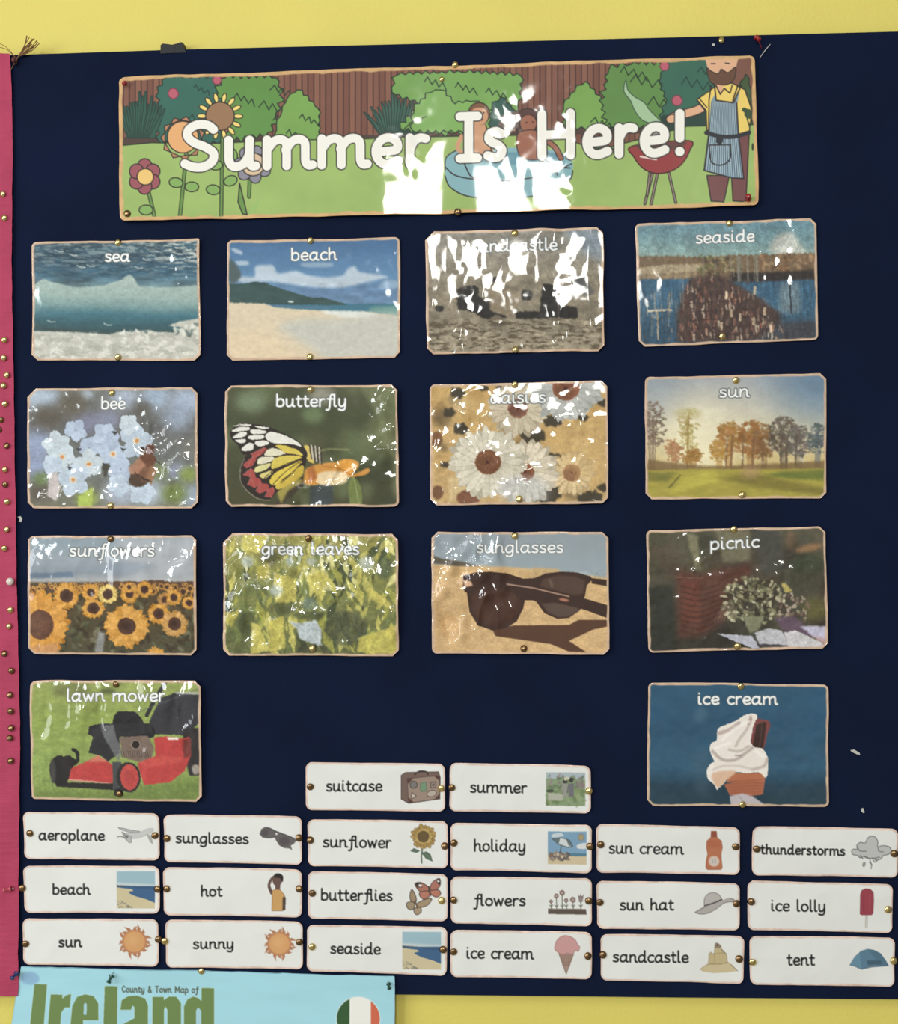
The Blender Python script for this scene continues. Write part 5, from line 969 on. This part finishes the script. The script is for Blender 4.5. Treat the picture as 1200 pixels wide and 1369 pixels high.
r6, c9, c12 = (7, 'r'), (8, 'c'), (12, 'c')
PG = 'laminated picture cards'
CARDS = [
 ('sea', [(44.8, 324), (266.9, 320.2), (269.6, 482.5), (44.2, 482.5)], p_sea, (r6, (1, 'c'), c9, c9), crinkle(.16, 14, 34, 1, .5, regions((1, .88, .2, .12, .25), floor=.2), 1, 1.0), 'breaking turquoise wave'),
 ('beach', [(304, 322.5), (534.9, 318), (534.9, 478.5), (303.4, 482.7)], p_beach, (r6, r6, c9, c9), crinkle(.04, 20, 30, 2, .5, None, .6, -.5), 'sandy bay under a blue sky'),
 ('sandcastle', [(568.7, 311), (806, 304.3), (807, 469.4), (571, 473.8)], p_castle, (c12, c9, c9, c9), crinkle(.24, 20, 120, 3, .22, regions((.6, .3, .45, .1, .6), (.6, .75, .4, .1, .6), (1.0, .5, .95, .6, .3), floor=.55), .5, 3.0), 'grey, mostly hidden by glare'),
 ('seaside', [(848.7, 300), (1090, 292.6), (1092.4, 455), (853, 463.8)], p_seaside, (r6, c9, r6, c9), crinkle(.13, 14, 60, 4, .4, regions((1, .8, .4, .15, .5), floor=.3), .8, .5), 'crowded jetty in blue water'),
 ('bee', [(38.8, 519.6), (265.4, 518.5), (265.4, 680), (38.8, 679.6)], p_bee, (c12, c9, c9, c9), crinkle(.42, 15, 24, 5, .5, regions((1, .75, .45, .12, .25), (1, .15, .85, .1, .15), (1, .4, .8, .12, .15), (1, .9, .75, .1, .3), floor=.2), .8, 2.5), 'bee on pale blue flowers'),
 ('butterfly', [(302.6, 515.8), (532.2, 515), (533.8, 677.7), (302.6, 677.7)], p_butterfly, (c9, c9, r6, c9), crinkle(.5, 20, 36, 6, .4, regions((1.4, .93, .35, .08, .45), (1.3, .47, .92, .12, .2), (1.2, .65, .72, .14, .15), floor=.1), .8, 3), 'yellow, white and red butterfly wing'),
 ('daisies', [(574, 514.7), (811.4, 509.3), (812.9, 673.3), (575.6, 676)], p_daisies, (r6, c9, c9, c9), crinkle(.42, 18, 36, 7, .4, regions((.9, .2, .35, .14, .3), (.9, .8, .4, .1, .2), (.8, .45, .75, .2, .2), (1, .03, .6, .05, .1), floor=.3), .8, 1), 'white daisies with brown centres'),
 ('sun', [(861.5, 504.4), (1103.5, 499.3), (1103.5, 666.2), (862.8, 667.8)], p_sun, (r6, c9, c9, c9), crinkle(.06, 20, 40, 8, .5, None, .6, .3), 'low sun behind park trees'),
 ('sunflowers', [(39.8, 716.5), (263.3, 715.8), (264.8, 876), (40.4, 874)], p_sunflowers, (r6, (6, 'c'), c9, c9), crinkle(.3, 20, 80, 9, .2, regions((1, .45, .3, .2, .4), (1, .1, .15, .1, .3), (1, .85, .2, .2, .3), (1.2, .85, .9, .08, .1), floor=.5), .6, 6.5), 'field of sunflowers'),
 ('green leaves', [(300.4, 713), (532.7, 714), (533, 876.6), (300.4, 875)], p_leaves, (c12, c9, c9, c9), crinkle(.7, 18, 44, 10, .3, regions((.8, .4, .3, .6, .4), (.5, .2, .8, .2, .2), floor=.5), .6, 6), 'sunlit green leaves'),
 ('sunglasses', [(577.4, 710.8), (813, 711.5), (814, 874.9), (578, 872.7)], p_glasses, (c9, c9, c9, r6), crinkle(.75, 20, 44, 11, .2, regions((1, .1, .2, .15, .4), (1, .3, .15, .1, .3), (1.2, .15, .75, .15, .15), (1, .35, .5, .1, .2), floor=.1), .7, 0, bulge=(4.5, .42)), 'dark sunglasses lying on sand'),
 ('picnic', [(863.2, 709.4), (1101.8, 703.4), (1106, 866), (866, 871.7)], p_picnic, (r6, c9, c9, r6), crinkle(.4, 14, 24, 12, .6, regions((1, .3, .3, .1, .1), (1, .75, .35, .1, .1), floor=.4), .6, .5), 'open book and wild flowers'),
 ('lawn mower', [(43.5, 909), (269.6, 908.8), (271.7, 1070.8), (44.6, 1067.3)], p_mower, (r6, c9, c9, (3, 'c')), crinkle(.5, 16, 60, 13, .25, regions((1, .3, .2, .06, .35), (1, .42, .2, .04, .35), (1, .67, .3, .05, .4), (1, .9, .3, .08, .35), (.7, .1, .35, .04, .25), floor=.25), .6, 7), 'red lawn mower on grass'),
 ('ice cream', [(865.5, 911.5), (1106.2, 915.5), (1106.6, 1077.8), (864.4, 1076.7)], p_icecream, (r6, r6, r6, c9), crinkle(.06, 16, 40, 14, .5, None, .6, .3), 'whipped ice cream cone against blue'),
]
for i, (t_, q, fn, cor, hf, desc) in enumerate(CARDS):
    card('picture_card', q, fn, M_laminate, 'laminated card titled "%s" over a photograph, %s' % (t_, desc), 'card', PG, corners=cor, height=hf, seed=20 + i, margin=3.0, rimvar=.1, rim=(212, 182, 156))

def wordcard(word, x0, x1, y0, y1, xh, quad, frame, icon, desc, seed):
    C = Canvas(quad, (228, 230, 225)); C.mottle(.012, 30, 30, seed); C.frame(*frame); icon(C); write(C, word, x0, x1, y0, y1, xh, 2.4, (26, 26, 28))
    r = empty('word_card', (0, 0, 0), 'white word card reading "%s" beside %s' % (word, desc), 'card', 'word cards')
    sheet(r, quad, C, M_card, corners=((9, 'r'),) * 4, margin=2.4, rim=(226, 200, 186), gain=1.0, rimvar=.12, seed=seed, base=2.4, wob=.45, part='card_face', height=crinkle(.05, 40, 60, seed, .5, None, 1.0, .8))
f1, f2, f3, f4, f5, f6 = (20, 1080, 6), (210, 1080, 5.854), (400, 1010, 4.56), (590, 1010, 4.414), (790, 1090, 5.705), (990, 1090, 5.705)
WORDS = [
 ('aeroplane', 52.5, 141.5, 1123, 1123.7, 11, [(32.5, 1084.5), (214, 1086.3), (215, 1149), (34, 1147.5)], f1, i_plane, 'a grey aeroplane'),
 ('beach', 71, 122.3, 1195.5, 1195.5, 10.8, [(33, 1156), (214, 1157), (215, 1220), (34.5, 1219)], f1, lambda C: beach_pic(C, 823, 502, 1130, 800), 'a picture of a sandy shore'),
 ('sun', 79.5, 111, 1265.5, 1265.5, 10.8, [(31.7, 1226.7), (213, 1227.5), (213.5, 1291), (33, 1288)], f1, lambda C: i_sun(C, 965, 1066, 90), 'an orange sun'),
 ('sunglasses', 235.4, 333.5, 1127, 1128.2, 11, [(220, 1088), (404, 1090), (404.5, 1155), (221, 1151.5)], f2, i_shades, 'a pair of grey sunglasses'),
 ('hot', 269, 298.3, 1197.8, 1197.9, 11, [(219, 1158), (404, 1161), (404, 1225), (220, 1222)], f2, i_hot, 'a person wiping their brow'),
 ('sunny', 258.5, 313.5, 1268, 1268, 10.8, [(222, 1228), (405, 1231), (405.5, 1294.5), (223, 1292)], f2, lambda C: i_sun(C, 960, 1057, 86), 'an orange sun'),
 ('suitcase', 436, 511.5, 1057.8, 1057.9, 11.5, [(409, 1018.3), (594.7, 1020), (595, 1084), (409.5, 1082)], f3, i_case, 'a brown suitcase'),
 ('sunflower', 431.7, 524, 1132.4, 1133.4, 11.5, [(412, 1094), (598.5, 1096.6), (599, 1160), (413, 1156.5)], f3, i_flower, 'a brown and yellow sunflower'),
 ('butterflies', 429, 525.4, 1203, 1204, 11.5, [(412, 1163.5), (598.5, 1167.5), (598.5, 1230.5), (412, 1226.5)], f3, i_flies, 'two butterflies'),
 ('seaside', 441.6, 509.4, 1274.3, 1275.4, 11.5, [(411, 1234.8), (598, 1238), (597.5, 1302.8), (410.5, 1297)], f3, lambda C: beach_pic(C, 630, 1068, 865, 1298), 'a small picture of sand and sea'),
 ('summer', 628, 704.5, 1059.4, 1060.3, 11.5, [(601.3, 1019), (789.4, 1022.5), (789, 1086.6), (601, 1083.6)], f4, i_summer, 'a picture of people in a garden'),
 ('holiday', 633, 702.8, 1138, 1138.2, 11.8, [(602.5, 1099), (790.5, 1101.8), (790.5, 1166.3), (602.5, 1162)], f4, i_holiday, 'a picture of a parasol on a beach'),
 ('flowers', 632.6, 702.9, 1210.5, 1210.6, 11.5, [(602.5, 1170.9), (791, 1173), (790.5, 1237), (602.5, 1233)], f4, i_bed, 'a small flower bed'),
 ('ice cream', 622.8, 713, 1280.7, 1281.9, 11.8, [(602.5, 1241.8), (791, 1244.5), (790.5, 1308), (602.5, 1304.5)], f4, i_cone, 'a pink ice cream cone'),
 ('sun cream', 813, 912.8, 1140.8, 1142, 11.8, [(796.7, 1100.5), (988, 1105), (987.5, 1168.2), (797, 1165.4)], f5, i_bottle, 'an orange lotion bottle'),
 ('sun hat', 827.6, 900.5, 1216.2, 1216.3, 11.5, [(797, 1176), (987.7, 1179.4), (987.5, 1242.6), (798, 1240)], f5, i_hat, 'a grey wide-brimmed hat'),
 ('sandcastle', 818.3, 920.2, 1285.4, 1286.4, 11.5, [(802.3, 1247), (993.9, 1249.9), (993, 1313.8), (802.5, 1309)], f5, i_castle, 'a sandcastle'),
 ('thunderstorms', 1015.2, 1128.6, 1141.4, 1143.6, 10, [(1005, 1103.7), (1198.6, 1107), (1198, 1172), (1004, 1168.9)], f6, i_cloud, 'a grey rain cloud'),
 ('ice lolly', 1028.8, 1102.7, 1217, 1218.3, 11.5, [(998.4, 1176), (1192, 1180.8), (1191, 1246), (998.5, 1241.6)], f6, i_lolly, 'a red ice lolly'),
 ('tent', 1050.4, 1088.2, 1289.8, 1289.9, 11.8, [(1001, 1249.9), (1194.7, 1252), (1194, 1317.6), (1002, 1315)], f6, i_tent, 'a blue dome tent'),
]
for i, (w_, x0, x1, y0, y1, xh, q, fr, ic, desc) in enumerate(WORDS): wordcard(w_, x0, x1, y0, y1, xh, q, fr, ic, desc, 60 + i)

def p_map(C):
    C.frame(0, 1280, 4)
    C.grad([(0, (146, 202, 216)), (800, (150, 206, 220))]); C.mottle(.025, 300, 60, 3)
    g = (100, 128, 66); pale = (176, 206, 190)
    def glyph(pts, sm=False):
        q = spline(pts, n=5) if sm else pts; C.L(list(q) + [q[0]], 5, pale, .8); C.P(q, g)
    glyph([(190, 137), (257, 139), (228, 500), (150, 500)])
    glyph([(277, 192), (340, 193), (338, 215), (360, 196), (386, 189), (378, 262), (352, 262), (332, 290), (320, 500), (250, 500)])
    glyph([(385, 330), (392, 255), (418, 205), (460, 191), (505, 200), (530, 240), (530, 330), (450, 330), (448, 420), (470, 430), (480, 380), (525, 380), (510, 480), (440, 500), (385, 470), (378, 400)]); C.P([(452, 300), (454, 245), (462, 234), (470, 245), (468, 300)], (150, 196, 208))
    glyph([(565, 148), (633, 149), (628, 500), (553, 500)])
    glyph([(648, 275), (655, 225), (690, 202), (735, 199), (780, 215), (795, 255), (793, 500), (728, 500), (700, 500), (650, 480), (645, 400), (665, 350), (722, 320), (722, 260), (712, 252), (704, 275)]); C.P([(706, 440), (708, 380), (722, 365), (722, 450)], (150, 196, 208))
    glyph([(818, 207), (878, 207), (879, 225), (905, 206), (945, 206), (970, 240), (972, 500), (900, 500), (898, 275), (888, 258), (880, 275), (880, 500), (818, 500)])
    glyph([(1080, 160), (1147, 161), (1147, 500), (1082, 500), (1082, 480), (1060, 500), (1010, 500), (988, 460), (986, 260), (1005, 220), (1035, 205), (1060, 212), (1080, 230)]); C.P([(1052, 440), (1050, 280), (1062, 262), (1078, 280), (1078, 440)], (150, 196, 208))
    C.E(165, 106, 52, 36, (118, 162, 200), 5, .8, soft=4)
    write(C, 'County & Town Map of', 163.7, 265.8, 1325.8, 1327, 6.6, 1.7, (84, 100, 84))
    C.frame(280, 1280, 4); n = 60
    C.E(797, 322, 120, 120, (196, 216, 216)); 
    pts = [(797 + 115 * math.cos(2 * math.pi * k / n), 322 + 115 * math.sin(2 * math.pi * k / n)) for k in range(n)]
    C.P(pts, (222, 222, 214)); C.P([p for p in pts if p[0] < 754] , (40, 84, 40)); C.P([p if p[0] > 855 else None for p in pts if p[0] > 855][:0] or sorted([p for p in pts if p[0] > 855], key=lambda p: p[1]), (204, 92, 62))
card('map_poster', [(29.5, 1290.5), (527.5, 1303.7), (528, 1480), (-2, 1480)], p_map, M_map, 'light blue poster titled Ireland in green, with a round tricolour flag', 'poster', margin=.8, rim=(140, 190, 208),
     corners=((1, 'c'),) * 4, base=6, height=lambda u, v, a, b, ny, nx: 1.2 * np.sin(u * 9) * .6 + 1.5 * vnoise(ny, nx, 60, 80, 4, 2) + crinkle(.06, 10, 16, 9, .5, region(.32, .3, .1, .12), 0)(u, v, a, b, ny, nx), seed=90)

# ------------------------------------------------------------------ pins
def lathe_data(prof, n=18):
    V = []; F_ = []
    for (r, h) in prof:
        for i in range(n): t = 2 * math.pi * i / n; V.append((r * S * math.cos(t), -h * S, r * S * math.sin(t)))
    for k in range(len(prof) - 1):
        for i in range(n): a, b = k * n + i, k * n + (i + 1) % n; F_.append((a, a + n, b + n, b))
    F_.append(tuple(range(n))); F_.append(tuple(range((len(prof) - 1) * n, len(prof) * n))[::-1])
    return V, F_
def lathe(name, prof, mat, parent=None, n=18, loc=None, smooth=True):
    V, F_ = lathe_data(prof, n); return mesh(name, V, F_, mat, parent, smooth, loc)
TACK = [(.5, -6), (.55, 0), (4.6, 0), (5.0, .35), (4.9, .8), (4.3, 1.7), (3.2, 2.5), (1.8, 3.0), (.5, 3.15)]
_tk = {}
def tack(x, y, h, mat, label, group, tilt=None, size=1.0):
    if mat.name not in _tk:
        V, F_ = lathe_data(TACK); me = bpy.data.meshes.new('thumbtack'); me.from_pydata(V, [], F_); me.materials.append(mat)
        me.polygons.foreach_set('use_smooth', np.ones(len(me.polygons), bool)); _tk[mat.name] = me
    o = link(bpy.data.objects.new('thumbtack', _tk[mat.name])); o.location = tuple(W(x, y, surface(x, y, h if h < 3 else (6.4 if x < 28 else 0)) + .2)); o.scale = (size,) * 3
    r = random.Random(int(x * 31 + y)); a = tilt or (r.uniform(-14, 14), r.uniform(-16, 16))
    o.rotation_euler = (math.radians(a[0]), 0, math.radians(a[1]))
    return tag(o, label, 'thumbtack', group)
g1 = 'thumbtacks holding the picture cards'
TB = {'sea': [(159, 325, 't'), (159, 478, 'b')], 'beach': [(415, 322, 't'), (414.5, 477, 'b')], 'sandcastle': [(688, 313, 't'), (689, 468, 'b')], 'seaside': [(974, 299, 't'), (965, 450, 'b')],
      'bee': [(151, 525.5, 't'), (149.5, 676, 'b')], 'butterfly': [(416, 521.5, 't')], 'daisies': [(688, 515, 't'), (694, 667, 'b')], 'sun': [(983, 509, 't'), (991, 661, 'b')],
      'sunflowers': [(149.5, 720.5, 't')], 'green leaves': [(414.5, 719.5, 't'), (418.5, 866, 'b')], 'sunglasses': [(688, 716, 't'), (700, 866, 'b')], 'picnic': [(980, 707.5, 't'), (984.5, 863.5, 'b')],
      'lawn mower': [(157.5, 914, 't'), (161, 1060, 'b')], 'ice cream': [(989.5, 917, 't'), (992, 1075, 'b')]}
dull = {('sunflowers', 't'), ('lawn mower', 't'), ('lawn mower', 'b'), ('sunglasses', 'b'), ('green leaves', 't')}
for k, L_ in TB.items():
    for x, y, e in L_:
        tack(x, y, 4.6, M_dark_reflection if (k, e) in dull else M_brass, 'brass thumbtack through the %s edge of the picture card titled "%s"' % ('top' if e == 't' else 'bottom', k), g1, size=.95)
g2 = 'thumbtacks holding the word cards'
WT = {'aeroplane': [(41.5, 1113), (208.5, 1116)], 'beach': [(31.5, 1186), (211.5, 1187.5)], 'sun': [(36, 1260.5), (213, 1254.5)], 'sunglasses': [(224, 1120), (400.5, 1119)], 'hot': [(224, 1187), (400.5, 1187)],
      'sunny': [(221.5, 1257), (401, 1258)], 'suitcase': [(415.5, 1051), (590, 1053)], 'sunflower': [(415.5, 1122), (594.5, 1130)], 'butterflies': [(418, 1193), (590.5, 1202.5)], 'seaside': [(418, 1264.5), (592.5, 1268)],
      'summer': [(604, 1052), (787, 1056.5)], 'holiday': [(607, 1126), (788, 1130.5)], 'flowers': [(606.5, 1202), (786.5, 1203)], 'ice cream': [(606.5, 1271), (785.5, 1276.5)], 'sun cream': [(802.5, 1128), (982.5, 1131)],
      'sun hat': [(801.5, 1205), (983.5, 1206.5)], 'sandcastle': [(805.5, 1275), (987, 1280.5)], 'thunderstorms': [(1010.5, 1134), (1193.5, 1140)], 'ice lolly': [(1003, 1204), (1185.5, 1214.5)], 'tent': [(1005, 1285), (1193, 1283)]}
shiny = {('sunny', 0), ('suitcase', 1), ('summer', 1), ('seaside', 0), ('tent', 1), ('ice lolly', 1), ('butterflies', 1), ('tent', 0)}
for k, L_ in WT.items():
    for j, (x, y) in enumerate(L_):
        s_ = (k, j) in shiny
        tack(x, y, 4.2, M_brass if s_ else M_dark_reflection, '%s thumbtack through the %s end of the word card reading "%s"' % ('shiny brass' if s_ else 'dull brass', ('left', 'right')[j], k), g2, size=1.02)
g3 = 'thumbtacks in the pink border'
ORD = 'topmost,second,third,fourth,fifth,sixth,seventh,eighth,ninth,tenth,eleventh,twelfth,thirteenth,fourteenth,fifteenth,sixteenth,seventeenth,eighteenth,nineteenth,twentieth,twenty-first,twenty-second,twenty-third,twenty-fourth,twenty-fifth'.split(',')
STRIP = [(6.5, 261, 0), (8.5, 293, 0), (8.5, 455, 0), (7.5, 479, 0), (11.5, 502, 0), (7.5, 516, 0), (9.5, 540.5, 0), (4, 562, 1), (1.5, 575, 1), (11.5, 596, 1), (9, 628, 0), (9.5, 648, 1), (12, 671, 0), (11.5, 707.5, 0), (8.5, 733, 0),
         (17, 815, 0), (14.5, 836.5, 0), (8.5, 873, 1), (18, 896, 1), (16, 928, 1), (17, 950, 1), (17.5, 972, 1), (16, 985.5, 1), (17, 1016, 1)]
for i, (x, y, d) in enumerate(STRIP):
    tack(x, y, 6.4, M_dark_reflection if d else M_brass, '%s thumbtack in the pink paper, %s from the top' % ('dull brass' if d else 'shiny brass', ORD[i] if i else 'first'), g3, size=.9)
def pushpin(x, y, h, mat, label, tilt=(0, 0), size=1.0, prof=None):
    r = empty('pushpin', tuple(W(x, y, surface(x, y, h))), label, 'pushpin'); r.rotation_euler = (math.radians(tilt[0]), 0, math.radians(tilt[1])); r.scale = (size,) * 3
    lathe('plastic_handle', prof or [(1.0, 1.2), (3.9, 1.4), (4.0, 2.4), (2.4, 3.2), (2.0, 5), (2.1, 9), (3.2, 10.2), (3.5, 11.2), (2.6, 12)], mat, r)
    lathe('steel_needle', [(.1, -6), (.45, -4), (.45, 1.4)], M_steel, r, n=8); return r
pushpin(20, 80, 3, M_maroon, 'dark red pushpin at the top left corner of the navy board', (30, 24), .95)
pushpin(168.5, 113, 3, M_red, 'red pushpin in the top left corner of the garden banner', (20, 14), .8)
pushpin(999, 269, 3, M_red, 'red pushpin in the bottom right corner of the garden banner', (-14, -12), .95)
pushpin(1010, 50, 1, M_red, 'red pushpin at the top edge of the board above the banner', (38, 18), .9)
pushpin(152, 1301, 7, M_green, 'dark green pushpin in the top of the blue map poster', (38, -12), .95)
pushpin(520, 1312, 7, M_green, 'dark green pushpin in the top right corner of the blue map poster', (24, 14), .8)
pushpin(26, 1298, 7, M_blue, 'navy blue pushpin at the lower end of the pink border', (20, -18), 1.0)
pushpin(18, 1186, 6.6, M_rose, 'pink pushpin lying sideways on the pink border', (4, -56), .95)
pushpin(16.5, 777, 6.6, M_white, 'round white pushpin on the pink border', (0, 20), 1.15, [(1, 1), (3.6, 1.2), (4.4, 2.4), (4.6, 3.8), (4.0, 5.4), (2.6, 6.4), (.8, 6.8)])
tack(608.5, 88.5, 5.5, M_brass, 'brass thumbtack at the middle of the banner\'s top edge', 'thumbtacks of the banner', size=.9)
tack(590.5, 107.5, 5.5, M_brass, 'brass thumbtack in the bush on the banner', 'thumbtacks of the banner', size=.7)
tack(173, 287.5, 6, M_dark_reflection, 'dull brass thumbtack in the bottom left corner of the banner', 'thumbtacks of the banner', size=1.0)
tack(612, 285, 6, M_dark_reflection, 'dull brass thumbtack at the middle of the banner\'s bottom edge', 'thumbtacks of the banner', size=1.0)
tack(964, 54, .2, M_brass, 'brass thumbtack in the navy felt above the banner', 'thumbtacks of the banner', size=.8)
tack(270, 1297.5, 8, M_brass, 'brass thumbtack in the top edge of the blue map poster', 'thumbtacks of the map', size=.9)
# small bits caught on the boards
def tube(name, pts, r, mat, parent=None, n=6):
    P = np.array([W(a, b, h) for a, b, h in pts]); c = P[0] if parent is None else np.array(parent.location); V = []; F_ = []
    for i, p in enumerate(P):
        d = P[min(i + 1, len(P) - 1)] - P[max(i - 1, 0)]; d = d / (np.linalg.norm(d) + 1e-9); u_ = np.cross(d, (0, 1, 0)); u_ = u_ / (np.linalg.norm(u_) + 1e-9); v_ = np.cross(d, u_)
        for k in range(n): t = 2 * math.pi * k / n; V.append(p - c + r * S * (u_ * math.cos(t) + v_ * math.sin(t)))
    for i in range(len(P) - 1):
        for k in range(n): a, b = i * n + k, i * n + (k + 1) % n; F_.append((a, b, b + n, a + n))
    F_ += [tuple(range(n))[::-1], tuple(range((len(P) - 1) * n, len(P) * n))]
    return mesh(name, V, F_, mat, parent, True, loc=tuple(c) if parent is None else None)
fs = empty('frayed_string', tuple(W(24, 82, 5)), 'frayed brown string end pinned over the corner of the pink and navy boards', 'string')
r = random.Random(4)
for k in range(13):
    a = math.radians(r.uniform(22, 68)); L_ = r.uniform(26, 38); x1, y1 = 26 + L_ * math.cos(a) * .95, 78 - L_ * math.sin(a) * .85; m = (26 + (x1 - 26) * .5 + r.uniform(-2, 3), 78 + (y1 - 78) * .45 + r.uniform(-2, 2))
    tube('strand', [(a_, b_, h_) for (a_, b_), h_ in zip(spline([(20 + r.uniform(-1, 3), 86 + r.uniform(-2, 2)), (26, 78), m, (x1, y1)], False, 4), np.linspace(3, 9, 13))], r.uniform(.45, .9), M_raffia, fs, 5)
for q in ([(24, 80), (12, 66), (0, 60), (-14, 57)], [(24, 80), (14, 70), (4, 66), (-10, 66)], [(22, 82), (20, 90), (17, 96)]):
    tube('strand', [(a_, b_, 6.5) for a_, b_ in spline(q, False, 4)], .45, M_raffia, fs, 5)
tag(tube('plastic_thread', [(1015, 78, 1), (1020, 71, 3), (1024, 66, 3.5), (1029, 60, 2)], .55, M_lint), 'thin clear thread stuck to the felt beside the banner\'s top right corner', 'thread')
tag(tube('plastic_thread', [(1018, 66, 1), (1015, 60, 3), (1012, 54, 3)], .4, M_red), 'thin red thread hanging below the red pushpin above the banner', 'thread')
def scrap(name, pts, h, mat, label, cat='paper scrap'): return tag(slab(name, pts, 0, h, mat), label, cat)
scrap('paper_scrap', [(1136, 1003), (1141, 1002), (1148, 1006), (1149, 1009), (1144, 1008), (1138, 1005)], 1.6, M_lint, 'tiny white scrap on the felt right of the ice cream picture')
scrap('paper_scrap', [(1150, 1081), (1153, 1080), (1155, 1085), (1154, 1087), (1151, 1085)], 1.6, M_lint, 'tiny white scrap on the felt above the thunderstorms word card')
scrap('paper_scrap', [(24, 691), (28, 690), (30.5, 694), (29, 698), (25.5, 697.5), (27, 694)], 1.6, M_lint, 'tiny white curl of paper on the felt beside the pink border')
scrap('paper_scrap', [(951.5, 59), (954.5, 59), (955, 61.5), (952, 62)], 1.6, M_lint, 'tiny white speck on the felt above the cartoon man on the banner')
